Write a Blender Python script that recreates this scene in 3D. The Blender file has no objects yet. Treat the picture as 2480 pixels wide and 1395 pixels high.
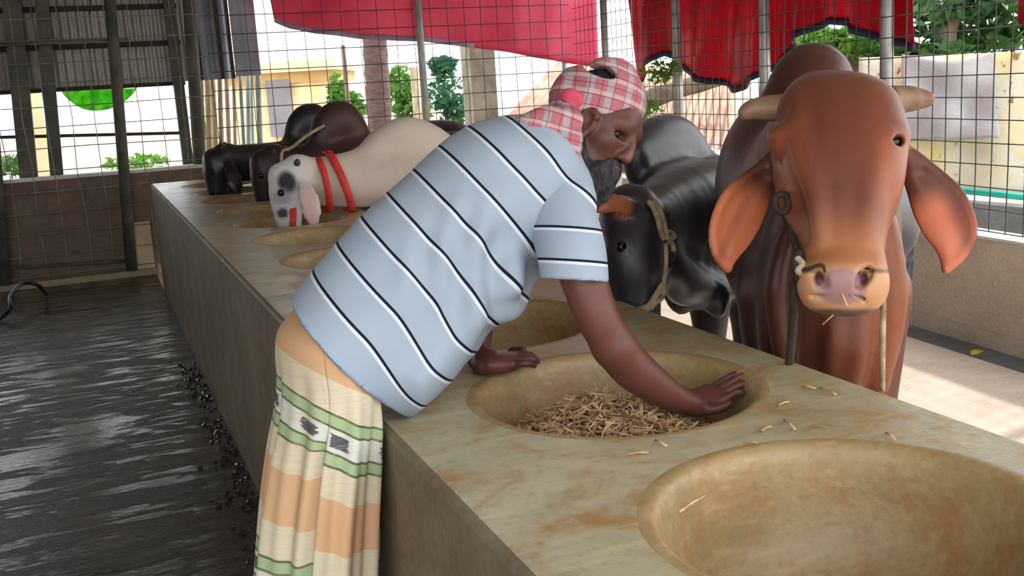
import bpy, bmesh, math, random
import numpy as np
from mathutils import Vector, Matrix
random.seed(7); RNG = np.random.default_rng(7)
SC = bpy.context.scene
COL = SC.collection

# ------------------------------------------------------------------ camera
F_PX, W_PX, H_PX = 2497.1, 2480.0, 1395.0
PITCH, ROLL, YAW = 0.1952, -0.0605, 0.3804
CAM = np.array([0.0, 0.0, 1.569])
_fw = np.array([math.sin(YAW)*math.cos(PITCH), math.cos(YAW)*math.cos(PITCH), -math.sin(PITCH)])
_r0 = np.array([math.cos(YAW), -math.sin(YAW), 0.0]); _u0 = np.cross(_r0, _fw)
AXR = math.cos(ROLL)*_r0 + math.sin(ROLL)*_u0
AXU = -math.sin(ROLL)*_r0 + math.cos(ROLL)*_u0
AXF = _fw
cd = bpy.data.cameras.new('camera'); cam = bpy.data.objects.new('camera', cd); COL.objects.link(cam)
cd.sensor_width = 36.0; cd.lens = F_PX*36.0/W_PX; cd.clip_start = 0.05; cd.clip_end = 300
cam.matrix_world = Matrix(((AXR[0], AXU[0], -AXF[0], CAM[0]), (AXR[1], AXU[1], -AXF[1], CAM[1]),
                           (AXR[2], AXU[2], -AXF[2], CAM[2]), (0, 0, 0, 1)))
SC.camera = cam

# ------------------------------------------------------------------ light
wd = bpy.data.worlds.new('world'); SC.world = wd; wd.use_nodes = True
_bg = wd.node_tree.nodes['Background']
_bg.inputs[0].default_value = (0.93, 0.97, 1.0, 1); _bg.inputs[1].default_value = 2.9
sd = bpy.data.lights.new('sun', 'SUN'); sd.energy = 3.0; sd.angle = math.radians(3); sd.color = (1.0, 0.94, 0.85)
sun = bpy.data.objects.new('sun', sd); COL.objects.link(sun)
sun.rotation_euler = Vector((-0.72, -0.15, -0.66)).to_track_quat('-Z', 'Y').to_euler()
vs = SC.view_settings
vs.view_transform = 'Standard'; vs.look = 'None'; vs.gamma = 1.0; vs.use_curve_mapping = False
vs.exposure = 0.3

# ------------------------------------------------------------------ measuring helpers (photograph frame 2480x1395)
def ray(x, y): return (x-W_PX/2)/F_PX*AXR - (y-H_PX/2)/F_PX*AXU + AXF
def V(x, y, d): return CAM + ray(x, y)*d                 # a point seen at x,y standing d metres deep
def VY(x, y, Y): r = ray(x, y); return CAM + r*(Y-CAM[1])/r[1]
def VZ(x, y, Z): r = ray(x, y); return CAM + r*(Z-CAM[2])/r[2]
def VX(x, y, X): r = ray(x, y); return CAM + r*(X-CAM[0])/r[0]
def unit(v): v = np.asarray(v, float); return v/np.linalg.norm(v)

# ------------------------------------------------------------------ materials
def lin(c):
    return tuple(((x/12.92) if x <= 0.04045 else ((x+0.055)/1.055)**2.4) for x in (c[0]/255, c[1]/255, c[2]/255)) + (1,)
class NT:
    def __init__(s, name):
        s.m = bpy.data.materials.new(name); s.m.use_nodes = True; s.t = s.m.node_tree; s.n = s.t.nodes; s.l = s.t.links
        s.b = s.n['Principled BSDF']
    def add(s, t, **k):
        n = s.n.new(t)
        for a, v in k.items(): setattr(n, a, v)
        return n
    def link(s, a, b): s.l.new(a, b)
    def val(s, sock, v):
        if hasattr(v, 'is_output'): s.l.new(v, sock)
        else: sock.default_value = v
    def coord(s, kind='Object', scale=(1, 1, 1), rot=(0, 0, 0)):
        tc = s.add('ShaderNodeTexCoord'); mp = s.add('ShaderNodeMapping')
        s.link(tc.outputs[kind], mp.inputs[0]); mp.inputs['Scale'].default_value = scale; mp.inputs['Rotation'].default_value = rot
        return mp.outputs[0]
    def noise(s, vec, scale=5, detail=5, rough=.55, dist=0):
        n = s.add('ShaderNodeTexNoise'); s.link(vec, n.inputs['Vector'])
        n.inputs['Scale'].default_value = scale; n.inputs['Detail'].default_value = detail
        n.inputs['Roughness'].default_value = rough; n.inputs['Distortion'].default_value = dist
        return n.outputs[0]
    def ramp(s, fac, stops, interp='LINEAR'):
        r = s.add('ShaderNodeValToRGB'); s.val(r.inputs[0], fac); e = r.color_ramp.elements; r.color_ramp.interpolation = interp
        while len(e) < len(stops): e.new(0.5)
        for i, (p, c) in enumerate(stops):
            e[i].position = p; e[i].color = c if len(c) == 4 else tuple(c)+(1,)
        return r.outputs[0]
    def mix(s, fac, a, b, mode='MIX'):
        m = s.add('ShaderNodeMix', data_type='RGBA', blend_type=mode)
        s.val(m.inputs[0], fac); s.val(m.inputs[6], a); s.val(m.inputs[7], b); return m.outputs[2]
    def math(s, op, a, b=0.0, c=0.0):
        m = s.add('ShaderNodeMath', operation=op); s.val(m.inputs[0], a); s.val(m.inputs[1], b); s.val(m.inputs[2], c); return m.outputs[0]
    def attr(s, name): n = s.add('ShaderNodeAttribute', attribute_name=name); return n
    def bump(s, h, strength=.3, dist=.02, normal=None):
        b = s.add('ShaderNodeBump'); b.inputs['Strength'].default_value = strength; b.inputs['Distance'].default_value = dist
        s.link(h, b.inputs['Height'])
        if normal: s.link(normal, b.inputs['Normal'])
        s.link(b.outputs[0], s.b.inputs['Normal']); return b.outputs[0]
    def out(s, col=None, rough=.6, metal=0, spec=.4):
        if col is not None: s.val(s.b.inputs['Base Color'], col)
        s.val(s.b.inputs['Roughness'], rough); s.b.inputs['Metallic'].default_value = metal
        s.b.inputs['Specular IOR Level'].default_value = spec
        return s.m
def simple(name, c1, c2=None, rough=.6, scale=6, metal=0, bump=.15, bs=40, bd=.01, spec=.4, stretch=(1, 1, 1), lo=.35, hi=.65):
    t = NT(name); v = t.coord('Object', stretch)
    c2 = c2 or tuple(x*.75 for x in c1)
    col = t.ramp(t.noise(v, scale, 6), [(lo, lin(c1)), (hi, lin(c2))])
    if bump: t.bump(t.noise(v, bs, 4), bump, bd)
    return t.out(col, rough, metal, spec)

def concrete(name, base, dark, stain, rough=.5, stain_amt=.6, bump=.25, sc=1.0):
    t = NT(name); v = t.coord('Object')
    n1 = t.noise(v, 2.2*sc, 8, .6, .4); n2 = t.noise(v, 5.5*sc, 6, .6, 1.2); n3 = t.noise(v, 55*sc, 4, .6)
    vs_ = t.coord('Object', (2.0, 14.0, 14.0), (0, 0, .5)); n4 = t.noise(vs_, 3*sc, 5, .65)
    c = t.ramp(n1, [(.3, lin(dark)), (.62, lin(base))])
    c = t.mix(t.math('MULTIPLY', t.ramp(n2, [(.48, (0, 0, 0)), (.68, (1, 1, 1))]), stain_amt), c, lin(stain))
    c = t.mix(t.ramp(n4, [(.5, (0, 0, 0)), (.75, (.35, .35, .35))]), c, lin(tuple(min(255, x*1.18) for x in base)))
    c = t.mix(t.ramp(n3, [(.3, (.25, .25, .25)), (.5, (0, 0, 0))]), c, lin(tuple(x*.6 for x in dark)))
    h = t.math('ADD', t.math('MULTIPLY', n3, .35), t.math('ADD', n2, t.math('MULTIPLY', n4, .5)))
    t.bump(h, bump, .006)
    r = t.math('ADD', t.math('MULTIPLY', n2, .3), rough-.15)
    return t.out(c, r, 0, .45)

M = {}
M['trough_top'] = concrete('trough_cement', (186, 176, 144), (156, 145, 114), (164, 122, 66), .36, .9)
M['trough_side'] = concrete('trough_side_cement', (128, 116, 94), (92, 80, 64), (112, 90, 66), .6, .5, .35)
M['basin'] = concrete('basin_cement', (172, 150, 108), (140, 114, 74), (156, 106, 60), .45, .75, .2, 1.3)
M['kerb'] = concrete('kerb_cement', (170, 155, 130), (130, 115, 95), (140, 120, 90), .7)
M['wall'] = concrete('low_wall_cement', (208, 192, 174), (184, 168, 150), (182, 152, 124), .7, .35)
M['backwall'] = concrete('back_wall_cement', (128, 108, 92), (100, 84, 72), (110, 90, 74), .75, .4)
M['floor_r'] = concrete('pen_floor_cement', (226, 205, 190), (200, 178, 164), (196, 205, 180), .7, .3, .3)
M['gutter'] = concrete('gutter_cement', (116, 122, 130), (84, 92, 100), (100, 96, 90), .35, .4)
M['steel'] = simple('galvanised_steel', (190, 194, 196), (158, 160, 160), .45, 8, .35, .05)
M['oldpost'] = simple('weathered_post_paint', (104, 98, 88), (72, 76, 70), .65, 5, .1, .15)
M['wire'] = simple('galvanised_wire', (84, 86, 86), (60, 62, 62), .6, 9, .2, 0)
M['wire_old'] = simple('weathered_wire', (150, 152, 146), (112, 112, 104), .5, 9, .5, 0)

# ------------------------------------------------------------------ object helpers
def tag(o, label=None, cat=None, group=None, kind=None):
    if label: o['label'] = label
    if cat: o['category'] = cat
    if group: o['group'] = group
    if kind: o['kind'] = kind
    return o
def empty(name, loc=(0, 0, 0)):
    o = bpy.data.objects.new(name, None); COL.objects.link(o); o.location = loc; o.empty_display_size = .05; return o
def mk(name, verts, faces, mat, parent=None, smooth=True, attrs=None):
    me = bpy.data.meshes.new(name)
    me.from_pydata([tuple(map(float, v)) for v in verts] if not isinstance(verts, np.ndarray) else verts.tolist(), [], faces if not isinstance(faces, np.ndarray) else faces.tolist())
    if smooth: me.polygons.foreach_set('use_smooth', [True]*len(me.polygons))
    if mat: me.materials.append(mat)
    for k, a in (attrs or {}).items():
        a = np.asarray(a, np.float32)
        if a.ndim == 1:
            at = me.attributes.new(k, 'FLOAT', 'POINT'); at.data.foreach_set('value', a)
        else:
            at = me.attributes.new(k, 'FLOAT_COLOR', 'POINT'); at.data.foreach_set('color', np.c_[a[:, :3], np.ones(len(a), np.float32)].ravel())
    me.update()
    o = bpy.data.objects.new(name, me); COL.objects.link(o)
    if parent:
        o.parent = parent
        if parent.type == 'EMPTY' or True: o.matrix_parent_inverse = parent_world(parent).inverted()
    return o
def parent_world(p):
    m = p.matrix_basis.copy()
    if p.parent: m = parent_world(p.parent) @ p.matrix_parent_inverse @ m
    return m
class MB:                                                # collects shapes into one mesh
    def __init__(s): s.v = []; s.f = []
    def add(s, v, f):
        b = len(s.v); s.v += [tuple(map(float, p)) for p in v]; s.f += [tuple(i+b for i in q) for q in f]; return s
    def box(s, lo, hi):
        (a, b, c), (d, e, g) = lo, hi
        return s.add([(a, b, c), (d, b, c), (d, e, c), (a, e, c), (a, b, g), (d, b, g), (d, e, g), (a, e, g)],
                     [(0, 3, 2, 1), (4, 5, 6, 7), (0, 1, 5, 4), (1, 2, 6, 5), (2, 3, 7, 6), (3, 0, 4, 7)])
    def bar(s, p, q, w, h, up=(0, 0, 1)):               # rectangular bar from p to q
        p, q = np.asarray(p, float), np.asarray(q, float); d = unit(q-p); a = unit(np.cross(d, up)); b = np.cross(a, d)
        v = [e+sx*a*w/2+sy*b*h/2 for e in (p, q) for sx, sy in ((-1, -1), (1, -1), (1, 1), (-1, 1))]
        return s.add(v, [(0, 1, 2, 3), (7, 6, 5, 4), (0, 4, 5, 1), (1, 5, 6, 2), (2, 6, 7, 3), (3, 7, 4, 0)])
    def tube(s, pts, r, n=10, cap=True):
        pts = [np.asarray(p, float) for p in pts]; N = len(pts); rs = r if hasattr(r, '__len__') else [r]*N
        ref = np.array([.31, .2, .93]); v = []; f = []; prev = None
        for i, p in enumerate(pts):
            d = unit(pts[min(i+1, N-1)]-pts[max(i-1, 0)])
            a = np.cross(d, ref if prev is None else prev); 
            if np.linalg.norm(a) < 1e-3: a = np.cross(d, (1, 0, 0))
            a = unit(a); b = np.cross(d, a)
            if prev is None: prev = np.cross(a, d)
            else: prev = np.cross(a, d)
            for k in range(n):
                t = 2*math.pi*k/n; v.append(p+rs[i]*(math.cos(t)*a+math.sin(t)*b))
        for i in range(N-1):
            for k in range(n):
                k2 = (k+1) % n; f.append((i*n+k, i*n+k2, (i+1)*n+k2, (i+1)*n+k))
        if cap: f.append(tuple(range(n-1, -1, -1))); f.append(tuple((N-1)*n+k for k in range(n)))
        return s.add(v, f)
    def build(s, name, mat, parent=None, smooth=False): return mk(name, s.v, s.f, mat, parent, smooth)
def spline(pts, sub=6):
    P_ = np.asarray(pts, float); n = len(P_)
    if n < 3: return np.array([P_[0]+(P_[-1]-P_[0])*t for t in np.linspace(0, 1, sub+1)])
    out = []
    for i in range(n-1):
        p0, p1, p2, p3 = P_[max(i-1, 0)], P_[i], P_[i+1], P_[min(i+2, n-1)]
        for k in range(sub):
            t = k/sub; out.append(.5*((2*p1)+(-p0+p2)*t+(2*p0-5*p1+4*p2-p3)*t*t+(-p0+3*p1-3*p2+p3)*t**3))
    out.append(P_[-1]); return np.array(out)

# ------------------------------------------------------------------ implicit bodies: blended tubes and balls meshed as one skin
class Body:
    def __init__(s, lo, hi, h):
        s.lo = np.asarray(lo, float); s.h = h; s.n = np.ceil((np.asarray(hi, float)-s.lo)/h).astype(int)+1
        s.D = np.full(s.n, .5, np.float32)
    def _slice(s, a, b):
        i = np.clip(np.floor((a-s.lo)/s.h).astype(int), 0, s.n); j = np.clip(np.ceil((b-s.lo)/s.h).astype(int)+1, 0, s.n)
        return i, j
    def _grid(s, i, j):
        ax = [(s.lo[k]+s.h*np.arange(i[k], j[k])).astype(np.float32) for k in range(3)]
        return ax[0][:, None, None], ax[1][None, :, None], ax[2][None, None, :]
    def _merge(s, i, j, d, k, sub=False):
        sl = tuple(slice(i[q], j[q]) for q in range(3)); A = s.D[sl]
        if sub:
            hh = np.clip(.5-.5*(A+d)/k, 0, 1); s.D[sl] = A+(-d-A)*hh+k*hh*(1-hh)
        else:
            hh = np.clip(.5+.5*(A-d)/k, 0, 1); s.D[sl] = A+(d-A)*hh-k*hh*(1-hh)
    def _ell(s, u, v, w, a, b, c, p=2.0):
        if p != 2.0:
            qa, qb, qc = np.abs(u/a), np.abs(v/b), np.abs(w/c); k0 = (qa**p+qb**p+qc**p)**(1/p)+1e-6
            g = k0**(1-p)*np.sqrt((qa**(p-1)/a)**2+(qb**(p-1)/b)**2+(qc**(p-1)/c)**2)+1e-6
            return (k0-1)/np.maximum(g, .5/np.maximum(np.maximum(a, b), c))
        qa, qb, qc = u/a, v/b, w/c
        k0 = np.sqrt(qa*qa+qb*qb+qc*qc)+1e-6; k1 = np.sqrt((qa/a)**2+(qb/b)**2+(qc/c)**2)+1e-6
        return k0*(k0-1)/k1
    def tube(s, pts, a, b=None, side=None, k=.02, sub=False, smooth=4, c=None, p=2.0):
        """pts with half sizes a (along side) and b (across), side = direction of a"""
        pts = np.asarray(pts, float); n = len(pts); a = np.full(n, a) if np.isscalar(a) else np.asarray(a, float)
        b = a if b is None else (np.full(n, b) if np.isscalar(b) else np.asarray(b, float))
        S = spline(np.c_[pts, a, b], smooth) if smooth > 1 else np.c_[pts, a, b]
        S[:, 3:] = np.maximum(S[:, 3:], .002)
        m = float(S[:, 3:].max()); pad = m+k+2*s.h
        i, j = s._slice(S[:, :3].min(0)-pad, S[:, :3].max(0)+pad)
        if np.any(j <= i): return s
        T = np.full(j-i, .5, np.float32)
        for q in range(len(S)-1):
            p0, p1 = S[q, :3], S[q+1, :3]; mm = max(S[q, 3:].max(), S[q+1, 3:].max())+k+2*s.h
            ii, jj = s._slice(np.minimum(p0, p1)-mm, np.maximum(p0, p1)+mm)
            if np.any(jj <= ii): continue
            x, y, z = s._grid(ii, jj); d = p1-p0; L2 = float(d@d)+1e-12; dn = d/math.sqrt(L2)
            sd_ = np.asarray(side if side is not None else (0.3, 0.9, 0.1), float); sd_ = sd_-dn*(sd_@dn)
            if np.linalg.norm(sd_) < 1e-3: sd_ = np.cross(dn, (0, 0, 1.0)) if abs(dn[2]) < .9 else np.cross(dn, (1.0, 0, 0))
            sd_ = unit(sd_); up = np.cross(dn, sd_)
            rx, ry, rz = x-p0[0], y-p0[1], z-p0[2]
            al = rx*d[0]+ry*d[1]+rz*d[2]; t = np.clip(al/L2, 0, 1).astype(np.float32)
            w = (al/L2-t)*math.sqrt(L2)
            u = rx*sd_[0]+ry*sd_[1]+rz*sd_[2]; v = rx*up[0]+ry*up[1]+rz*up[2]
            ra = S[q, 3]+(S[q+1, 3]-S[q, 3])*t; rb = S[q, 4]+(S[q+1, 4]-S[q, 4])*t
            cc = np.minimum(ra, rb) if c is None else c
            dd = s._ell(u, v, w, ra, rb, cc, p)
            sl = tuple(slice(ii[z_]-i[z_], jj[z_]-i[z_]) for z_ in range(3)); T[sl] = np.minimum(T[sl], dd)
        s._merge(i, j, T, k, sub); return s
    def ball(s, c, r, axes=None, k=.02, sub=False):
        c = np.asarray(c, float); r = np.full(3, r) if np.isscalar(r) else np.asarray(r, float)
        axes = np.eye(3) if axes is None else np.array([unit(q) for q in axes])
        pad = r.max()+k+2*s.h; i, j = s._slice(c-pad, c+pad)
        if np.any(j <= i): return s
        x, y, z = s._grid(i, j); rx, ry, rz = x-c[0], y-c[1], z-c[2]
        q = [rx*e[0]+ry*e[1]+rz*e[2] for e in axes]
        s._merge(i, j, s._ell(q[0], q[1], q[2], *r), k, sub); return s
    def cut(s, p, n):                                   # remove everything on the side n points to
        n = unit(n); x, y, z = s._grid(np.zeros(3, int), s.n)
        s.D = np.maximum(s.D, (x-p[0])*n[0]+(y-p[1])*n[1]+(z-p[2])*n[2]).astype(np.float32); return s
    def mesh(s):
        D = s.D; D[0], D[-1], D[:, 0], D[:, -1], D[:, :, 0], D[:, :, -1] = (.5,)*6
        n = np.array(D.shape); ins = D < 0
        acc = np.zeros(tuple(n-1)+(3,), np.float32); cnt = np.zeros(tuple(n-1), np.float32)
        quads = []
        for ax in range(3):
            A = [slice(None)]*3; B = [slice(None)]*3; A[ax] = slice(0, -1); B[ax] = slice(1, None)
            a, b = ins[tuple(A)], ins[tuple(B)]; idx = np.argwhere(a != b)
            da = D[tuple(A)][tuple(idx.T)]; db = D[tuple(B)][tuple(idx.T)]; t = da/(da-db)
            pos = idx.astype(np.float32).copy(); pos[:, ax] += t
            o1, o2 = (ax+1) % 3, (ax+2) % 3; cells = []
            for e1, e2 in ((-1, -1), (0, -1), (0, 0), (-1, 0)):
                cidx = idx.copy(); cidx[:, o1] += e1; cidx[:, o2] += e2; cells.append(cidx)
                np.add.at(acc, tuple(cidx.T), pos); np.add.at(cnt, tuple(cidx.T), 1)
            fl = a[tuple(idx.T)]
            quads.append((np.stack(cells, 1), fl))
        vid = np.full(tuple(n-1), -1, np.int64); act = np.argwhere(cnt > 0); vid[tuple(act.T)] = np.arange(len(act))
        verts = acc[tuple(act.T)]/cnt[tuple(act.T)][:, None]*s.h+s.lo
        faces = []
        for c, fl in quads:
            q = vid[c[..., 0], c[..., 1], c[..., 2]]; q[~fl] = q[~fl][:, ::-1]; faces.append(q)
        return verts.astype(np.float64), np.concatenate(faces)
def join(*ms):                                           # several skins kept as one mesh
    V_, F_, o = [], [], 0
    for v, f in ms: V_.append(v); F_.append(f+o); o += len(v)
    return np.concatenate(V_), np.concatenate(F_)
def relax(v, f, it=2, lam=.5):
    n = len(v); e = np.concatenate([f[:, [0, 1]], f[:, [1, 2]], f[:, [2, 3]], f[:, [3, 0]]]); e = np.concatenate([e, e[:, ::-1]])
    deg = np.bincount(e[:, 0], minlength=n)[:, None]
    for _ in range(it):
        for l in (lam, -lam*1.03):
            acc = np.stack([np.bincount(e[:, 0], weights=v[e[:, 1], q], minlength=n) for q in range(3)], 1)
            v = v+l*(acc/np.maximum(deg, 1)-v)
    return v
def normals(v, f):
    fn = np.cross(v[f[:, 2]]-v[f[:, 0]], v[f[:, 3]]-v[f[:, 1]]); n = np.zeros_like(v)
    for q in range(4):
        for c in range(3): n[:, c] += np.bincount(f[:, q], weights=fn[:, c], minlength=len(v))
    return n/(np.linalg.norm(n, axis=1)[:, None]+1e-9)
def sstep(x, a, b): t = np.clip((x-a)/(b-a), 0, 1); return t*t*(3-2*t)
def wnoise(p, sc, seed=0):                               # cheap smooth noise from warped sines
    r = np.random.default_rng(seed); o = np.zeros(len(p))
    for q in range(6):
        d = unit(r.normal(size=3)); o += np.sin(p@d*sc*(.6+.8*r.random())+r.random()*6.3+1.3*np.sin(p@unit(r.normal(size=3))*sc*.7))
    return o/6
#--PART--
# ================================================================== THE SETTING
TOP = 0.92; XL, XR, XC, RB = 0.471, 1.416, 0.976, 0.293
Y1, SP, YEND = 1.141, 0.743, 9.27
def wall_x(Y): return 4.45+.08*(Y-4)
def VW(x, y, off=0.0):                                   # a point on the plane of the right-hand wall
    r = ray(x, y); t = (4.45+off+.08*(CAM[1]-4)-CAM[0])/(r[0]-.08*r[1]); return CAM+r*t

t = NT('wet_floor'); v = t.coord('Object'); v2 = t.coord('Object', (1.0, 4.5, 1), (0, 0, .12)); v3 = t.coord('Object', (1.0, 2.2, 1), (0, 0, .12))
n1 = t.noise(v, 1.6, 6, .6); n2 = t.noise(v2, 2.4, 8, .66, .5); n3 = t.noise(v3, 30, 5, .65, .3); n4 = t.noise(v2, 9, 5, .6, .3)
c = t.ramp(n1, [(.35, lin((30, 22, 16))), (.65, lin((54, 42, 30)))])
mud = t.ramp(t.math('ADD', t.math('MULTIPLY', n2, .7), t.math('MULTIPLY', n1, .3)), [(.47, (0, 0, 0)), (.56, (1, 1, 1))])
h = t.math('ADD', t.math('MULTIPLY', n3, .35), t.math('ADD', t.math('MULTIPLY', n4, .8), t.math('MULTIPLY', mud, t.math('MULTIPLY', n3, 2.2))))
t.bump(h, .5, .0055)
M['floor_wet'] = t.out(c, t.math('ADD', t.math('MULTIPLY', mud, .25), .03), 0, .9)
t.link(t.ramp(mud, [(0, (1, 1, 1)), (1, (.25, .25, .25))]), t.b.inputs['Specular IOR Level'])

def struct(o): o['kind'] = 'structure'; return o
# floors
fl = MB(); fl.add([(-5, -3, 0), (XL, -3, 0), (XL, 10.3, 0), (-5, 10.3, 0)], [(0, 1, 2, 3)])
struct(fl.build('floor', M['floor_wet']))['label'] = 'dark wet alley floor left of the trough'
pf = MB(); pf.add([(XR, -3, 0), (wall_x(-3)-.24, -3, 0), (wall_x(10.3)-.24, 10.3, 0), (XR, 10.3, 0)], [(0, 1, 2, 3)])
struct(pf.build('floor', M['floor_r']))['label'] = 'pale cement floor of the cattle pen'
eb = MB(); eb.add([(XL, YEND, 0), (XR, YEND, 0), (XR, 10.3, 0), (XL, 10.3, 0)], [(0, 1, 2, 3)])
struct(eb.build('floor', M['floor_r']))['label'] = 'cement floor strip beyond the trough end'
gt = MB()
gt.add([(wall_x(-3)-.24, -3, 0), (wall_x(-3)-.22, -3, -.015), (wall_x(-3), -3, -.015), (wall_x(10.3)-.24, 10.3, 0), (wall_x(10.3)-.22, 10.3, -.015), (wall_x(10.3), 10.3, -.015)],
       [(0, 1, 4, 3), (1, 2, 5, 4)])
struct(gt.build('gutter_channel', M['gutter']))['label'] = 'shallow grey drain gutter along the low pen wall'
ground = MB(); ground.add([(-60, 10.3, -.08), (70, 10.3, -.08), (70, 90, -.08), (-60, 90, -.08)], [(0, 1, 2, 3)])
ground.add([(wall_x(-3)+.05, -30, -.08), (70, -30, -.08), (70, 10.3, -.08), (wall_x(10.3)+.05, 10.3, -.08)], [(0, 1, 2, 3)])
ground.add([(-60, -30, -.09), (wall_x(-3)+.05, -30, -.09), (wall_x(-3)+.05, -3, -.09), (-60, -3, -.09)], [(0, 1, 2, 3)])
ground.add([(-60, -3, -.09), (-5, -3, -.09), (-5, 10.3, -.09), (-60, 10.3, -.09)], [(0, 1, 2, 3)])
M['soil'] = simple('dry_soil', (196, 178, 150), (158, 142, 116), .9, 1.2, 0, .3, 12, .03)
struct(ground.build('ground', M['soil']))
# right low wall with plinth
def along_wall(lo_off, hi_off, z0, z1, y0=-3, y1=10.4):
    m = MB(); a, b = wall_x(y0), wall_x(y1)
    m.add([(a+lo_off, y0, z0), (a+hi_off, y0, z0), (b+hi_off, y1, z0), (b+lo_off, y1, z0),
           (a+lo_off, y0, z1), (a+hi_off, y0, z1), (b+hi_off, y1, z1), (b+lo_off, y1, z1)],
          [(0, 3, 2, 1), (4, 5, 6, 7), (0, 1, 5, 4), (1, 2, 6, 5), (2, 3, 7, 6), (3, 0, 4, 7)]); return m
WR = struct(along_wall(0.02, .17, -.08, .585).build('wall_right', M['wall']))
WR['label'] = 'low cement wall along the right of the pen'
struct(along_wall(-.01, .019, -.06, .075).build('baseboard_right', M['wall']))['label'] = 'low plinth at the foot of the right wall'
M['coping'] = simple('whitewashed_coping', (232, 230, 222), (206, 202, 192), .8, 6)
struct(along_wall(0.0, .19, .585, .60).build('trim_1', M['coping']))['label'] = 'pale coping on top of the right wall'
# far low wall with ledge and the kerb in front of the gate
YB = 10.42
struct(MB().box((-5, YB, -.08), (1.15, YB+.14, .955)).build('wall_back', M['backwall']))
struct(MB().box((-5, YB-.03, .955), (1.18, YB+.17, .985)).build('trim_2', M['coping']))['label'] = 'pale ledge on top of the far low wall'
struct(MB().box((1.15, YB, -.08), (5.1, YB+.14, .60)).build('wall_back', M['backwall']))
struct(MB().box((-5, 10.24, -.08), (XL+.02, YB, .055)).build('trim_3', M['kerb']))['label'] = 'cement kerb under the mesh gate'
# roof, side wall and roof edge of the shed (above and beside the frame; they shade the stall)
M['tin'] = simple('grey_tin_sheet', (178, 176, 170), (146, 144, 140), .5, 2.5, .35, .1, 20)
rf = MB(); nseg = 60
for k in range(nseg):
    x0, x1 = -4.6+k*(9.6/nseg), -4.6+(k+1)*(9.6/nseg); z0, z1 = (3.0, 3.03) if k % 2 else (3.03, 3.0)
    rf.add([(x0, -.6, z0), (x1, -.6, z1), (x1, 11.2, z1), (x0, 11.2, z0)], [(0, 1, 2, 3)])
struct(rf.build('ceiling', M['tin']))['label'] = 'corrugated tin roof over the stall'
struct(MB().box((-4.6, 0.0, -.08), (-4.45, 10.4, 3.0)).build('wall_left', M['backwall']))

# ------------------------------------------------------------------ the trough
trough = empty('feeding_trough', (XC, 4.5, 0))
tag(trough, 'long cement feeding trough with a row of round basins running through the shed', 'trough')
NB = 12; Y0 = Y1-SP                                       # one basin nearer than the frame shows
ys = [Y0+k*SP for k in range(NB)]
top = MB(); prof_r = RB+.026; bev = .014
def rect_pt(th, y):
    c_, s_ = math.cos(th), math.sin(th); ts = []
    if c_ > 1e-9: ts.append((XR-bev-XC)/c_)
    if c_ < -1e-9: ts.append((XL+bev-XC)/c_)
    if s_ > 1e-9: ts.append((SP/2)/s_)
    if s_ < -1e-9: ts.append((-SP/2)/s_)
    q = min(ts); return XC+c_*q, y+s_*q
for y in ys:
    ang = [2*math.pi*k/96 for k in range(96)]
    for cx in (XR-bev, XL+bev):
        for cy in (-SP/2, SP/2): ang.append(math.atan2(cy, cx-XC) % (2*math.pi))
    ang = sorted(ang); n = len(ang); vv = []; ff = []
    for a in ang:
        vv.append((XC+prof_r*math.cos(a), y+prof_r*math.sin(a), TOP)); q = rect_pt(a, y); vv.append((q[0], q[1], TOP))
    for k in range(n):
        k2 = (k+1) % n; ff.append((2*k, 2*k+1, 2*k2+1, 2*k2))
    top.add(vv, ff)
ya, yb = Y0-SP/2, ys[-1]+SP/2
top.add([(XL+bev, yb, TOP), (XR-bev, yb, TOP), (XR-bev, YEND-bev, TOP), (XL+bev, YEND-bev, TOP)], [(0, 1, 2, 3)])
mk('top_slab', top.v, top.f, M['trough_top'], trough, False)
side = MB(); loop = []
for (ox, oz) in ((bev, 0), (bev*.3, -bev*.3), (0, -bev), (0, -TOP)):
    loop.append([(XL+ox, ya, TOP+oz), (XR-ox, ya, TOP+oz), (XR-ox, YEND-ox, TOP+oz), (XL+ox, YEND-ox, TOP+oz)])
vv = [p for r in loop for p in r]; ff = []
for i in range(3):
    for k in range(4):
        k2 = (k+1) % 4; ff.append((i*4+k, (i+1)*4+k, (i+1)*4+k2, i*4+k2))
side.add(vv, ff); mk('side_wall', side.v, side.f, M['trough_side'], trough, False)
prof = [(RB+.026, 0), (RB+.016, .0005), (RB+.008, -.001), (RB+.001, -.004), (RB-.005, -.011), (RB-.010, -.03), (RB-.018, -.08), (RB-.03, -.14),
        (RB-.055, -.19), (RB-.095, -.225), (RB-.15, -.243), (RB-.22, -.25), (.001, -.252)]
nb = 72; bv = []; bf = []
for (r, z) in prof:
    for k in range(nb):
        a = 2*math.pi*k/nb; bv.append((r*math.cos(a), r*math.sin(a), z))
for i in range(len(prof)-1):
    for k in range(nb):
        k2 = (k+1) % nb; bf.append((i*nb+k, i*nb+k2, (i+1)*nb+k2, (i+1)*nb+k))
bf = [q[::-1] for q in bf]
bme = None
for y in ys:
    if bme is None:
        o = mk('basin', bv, bf, M['basin']); bme = o.data
    else:
        o = bpy.data.objects.new('basin', bme); COL.objects.link(o)
    o.parent = trough; o.matrix_parent_inverse = parent_world(trough).inverted(); o.location = (XC, y, TOP)

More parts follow.
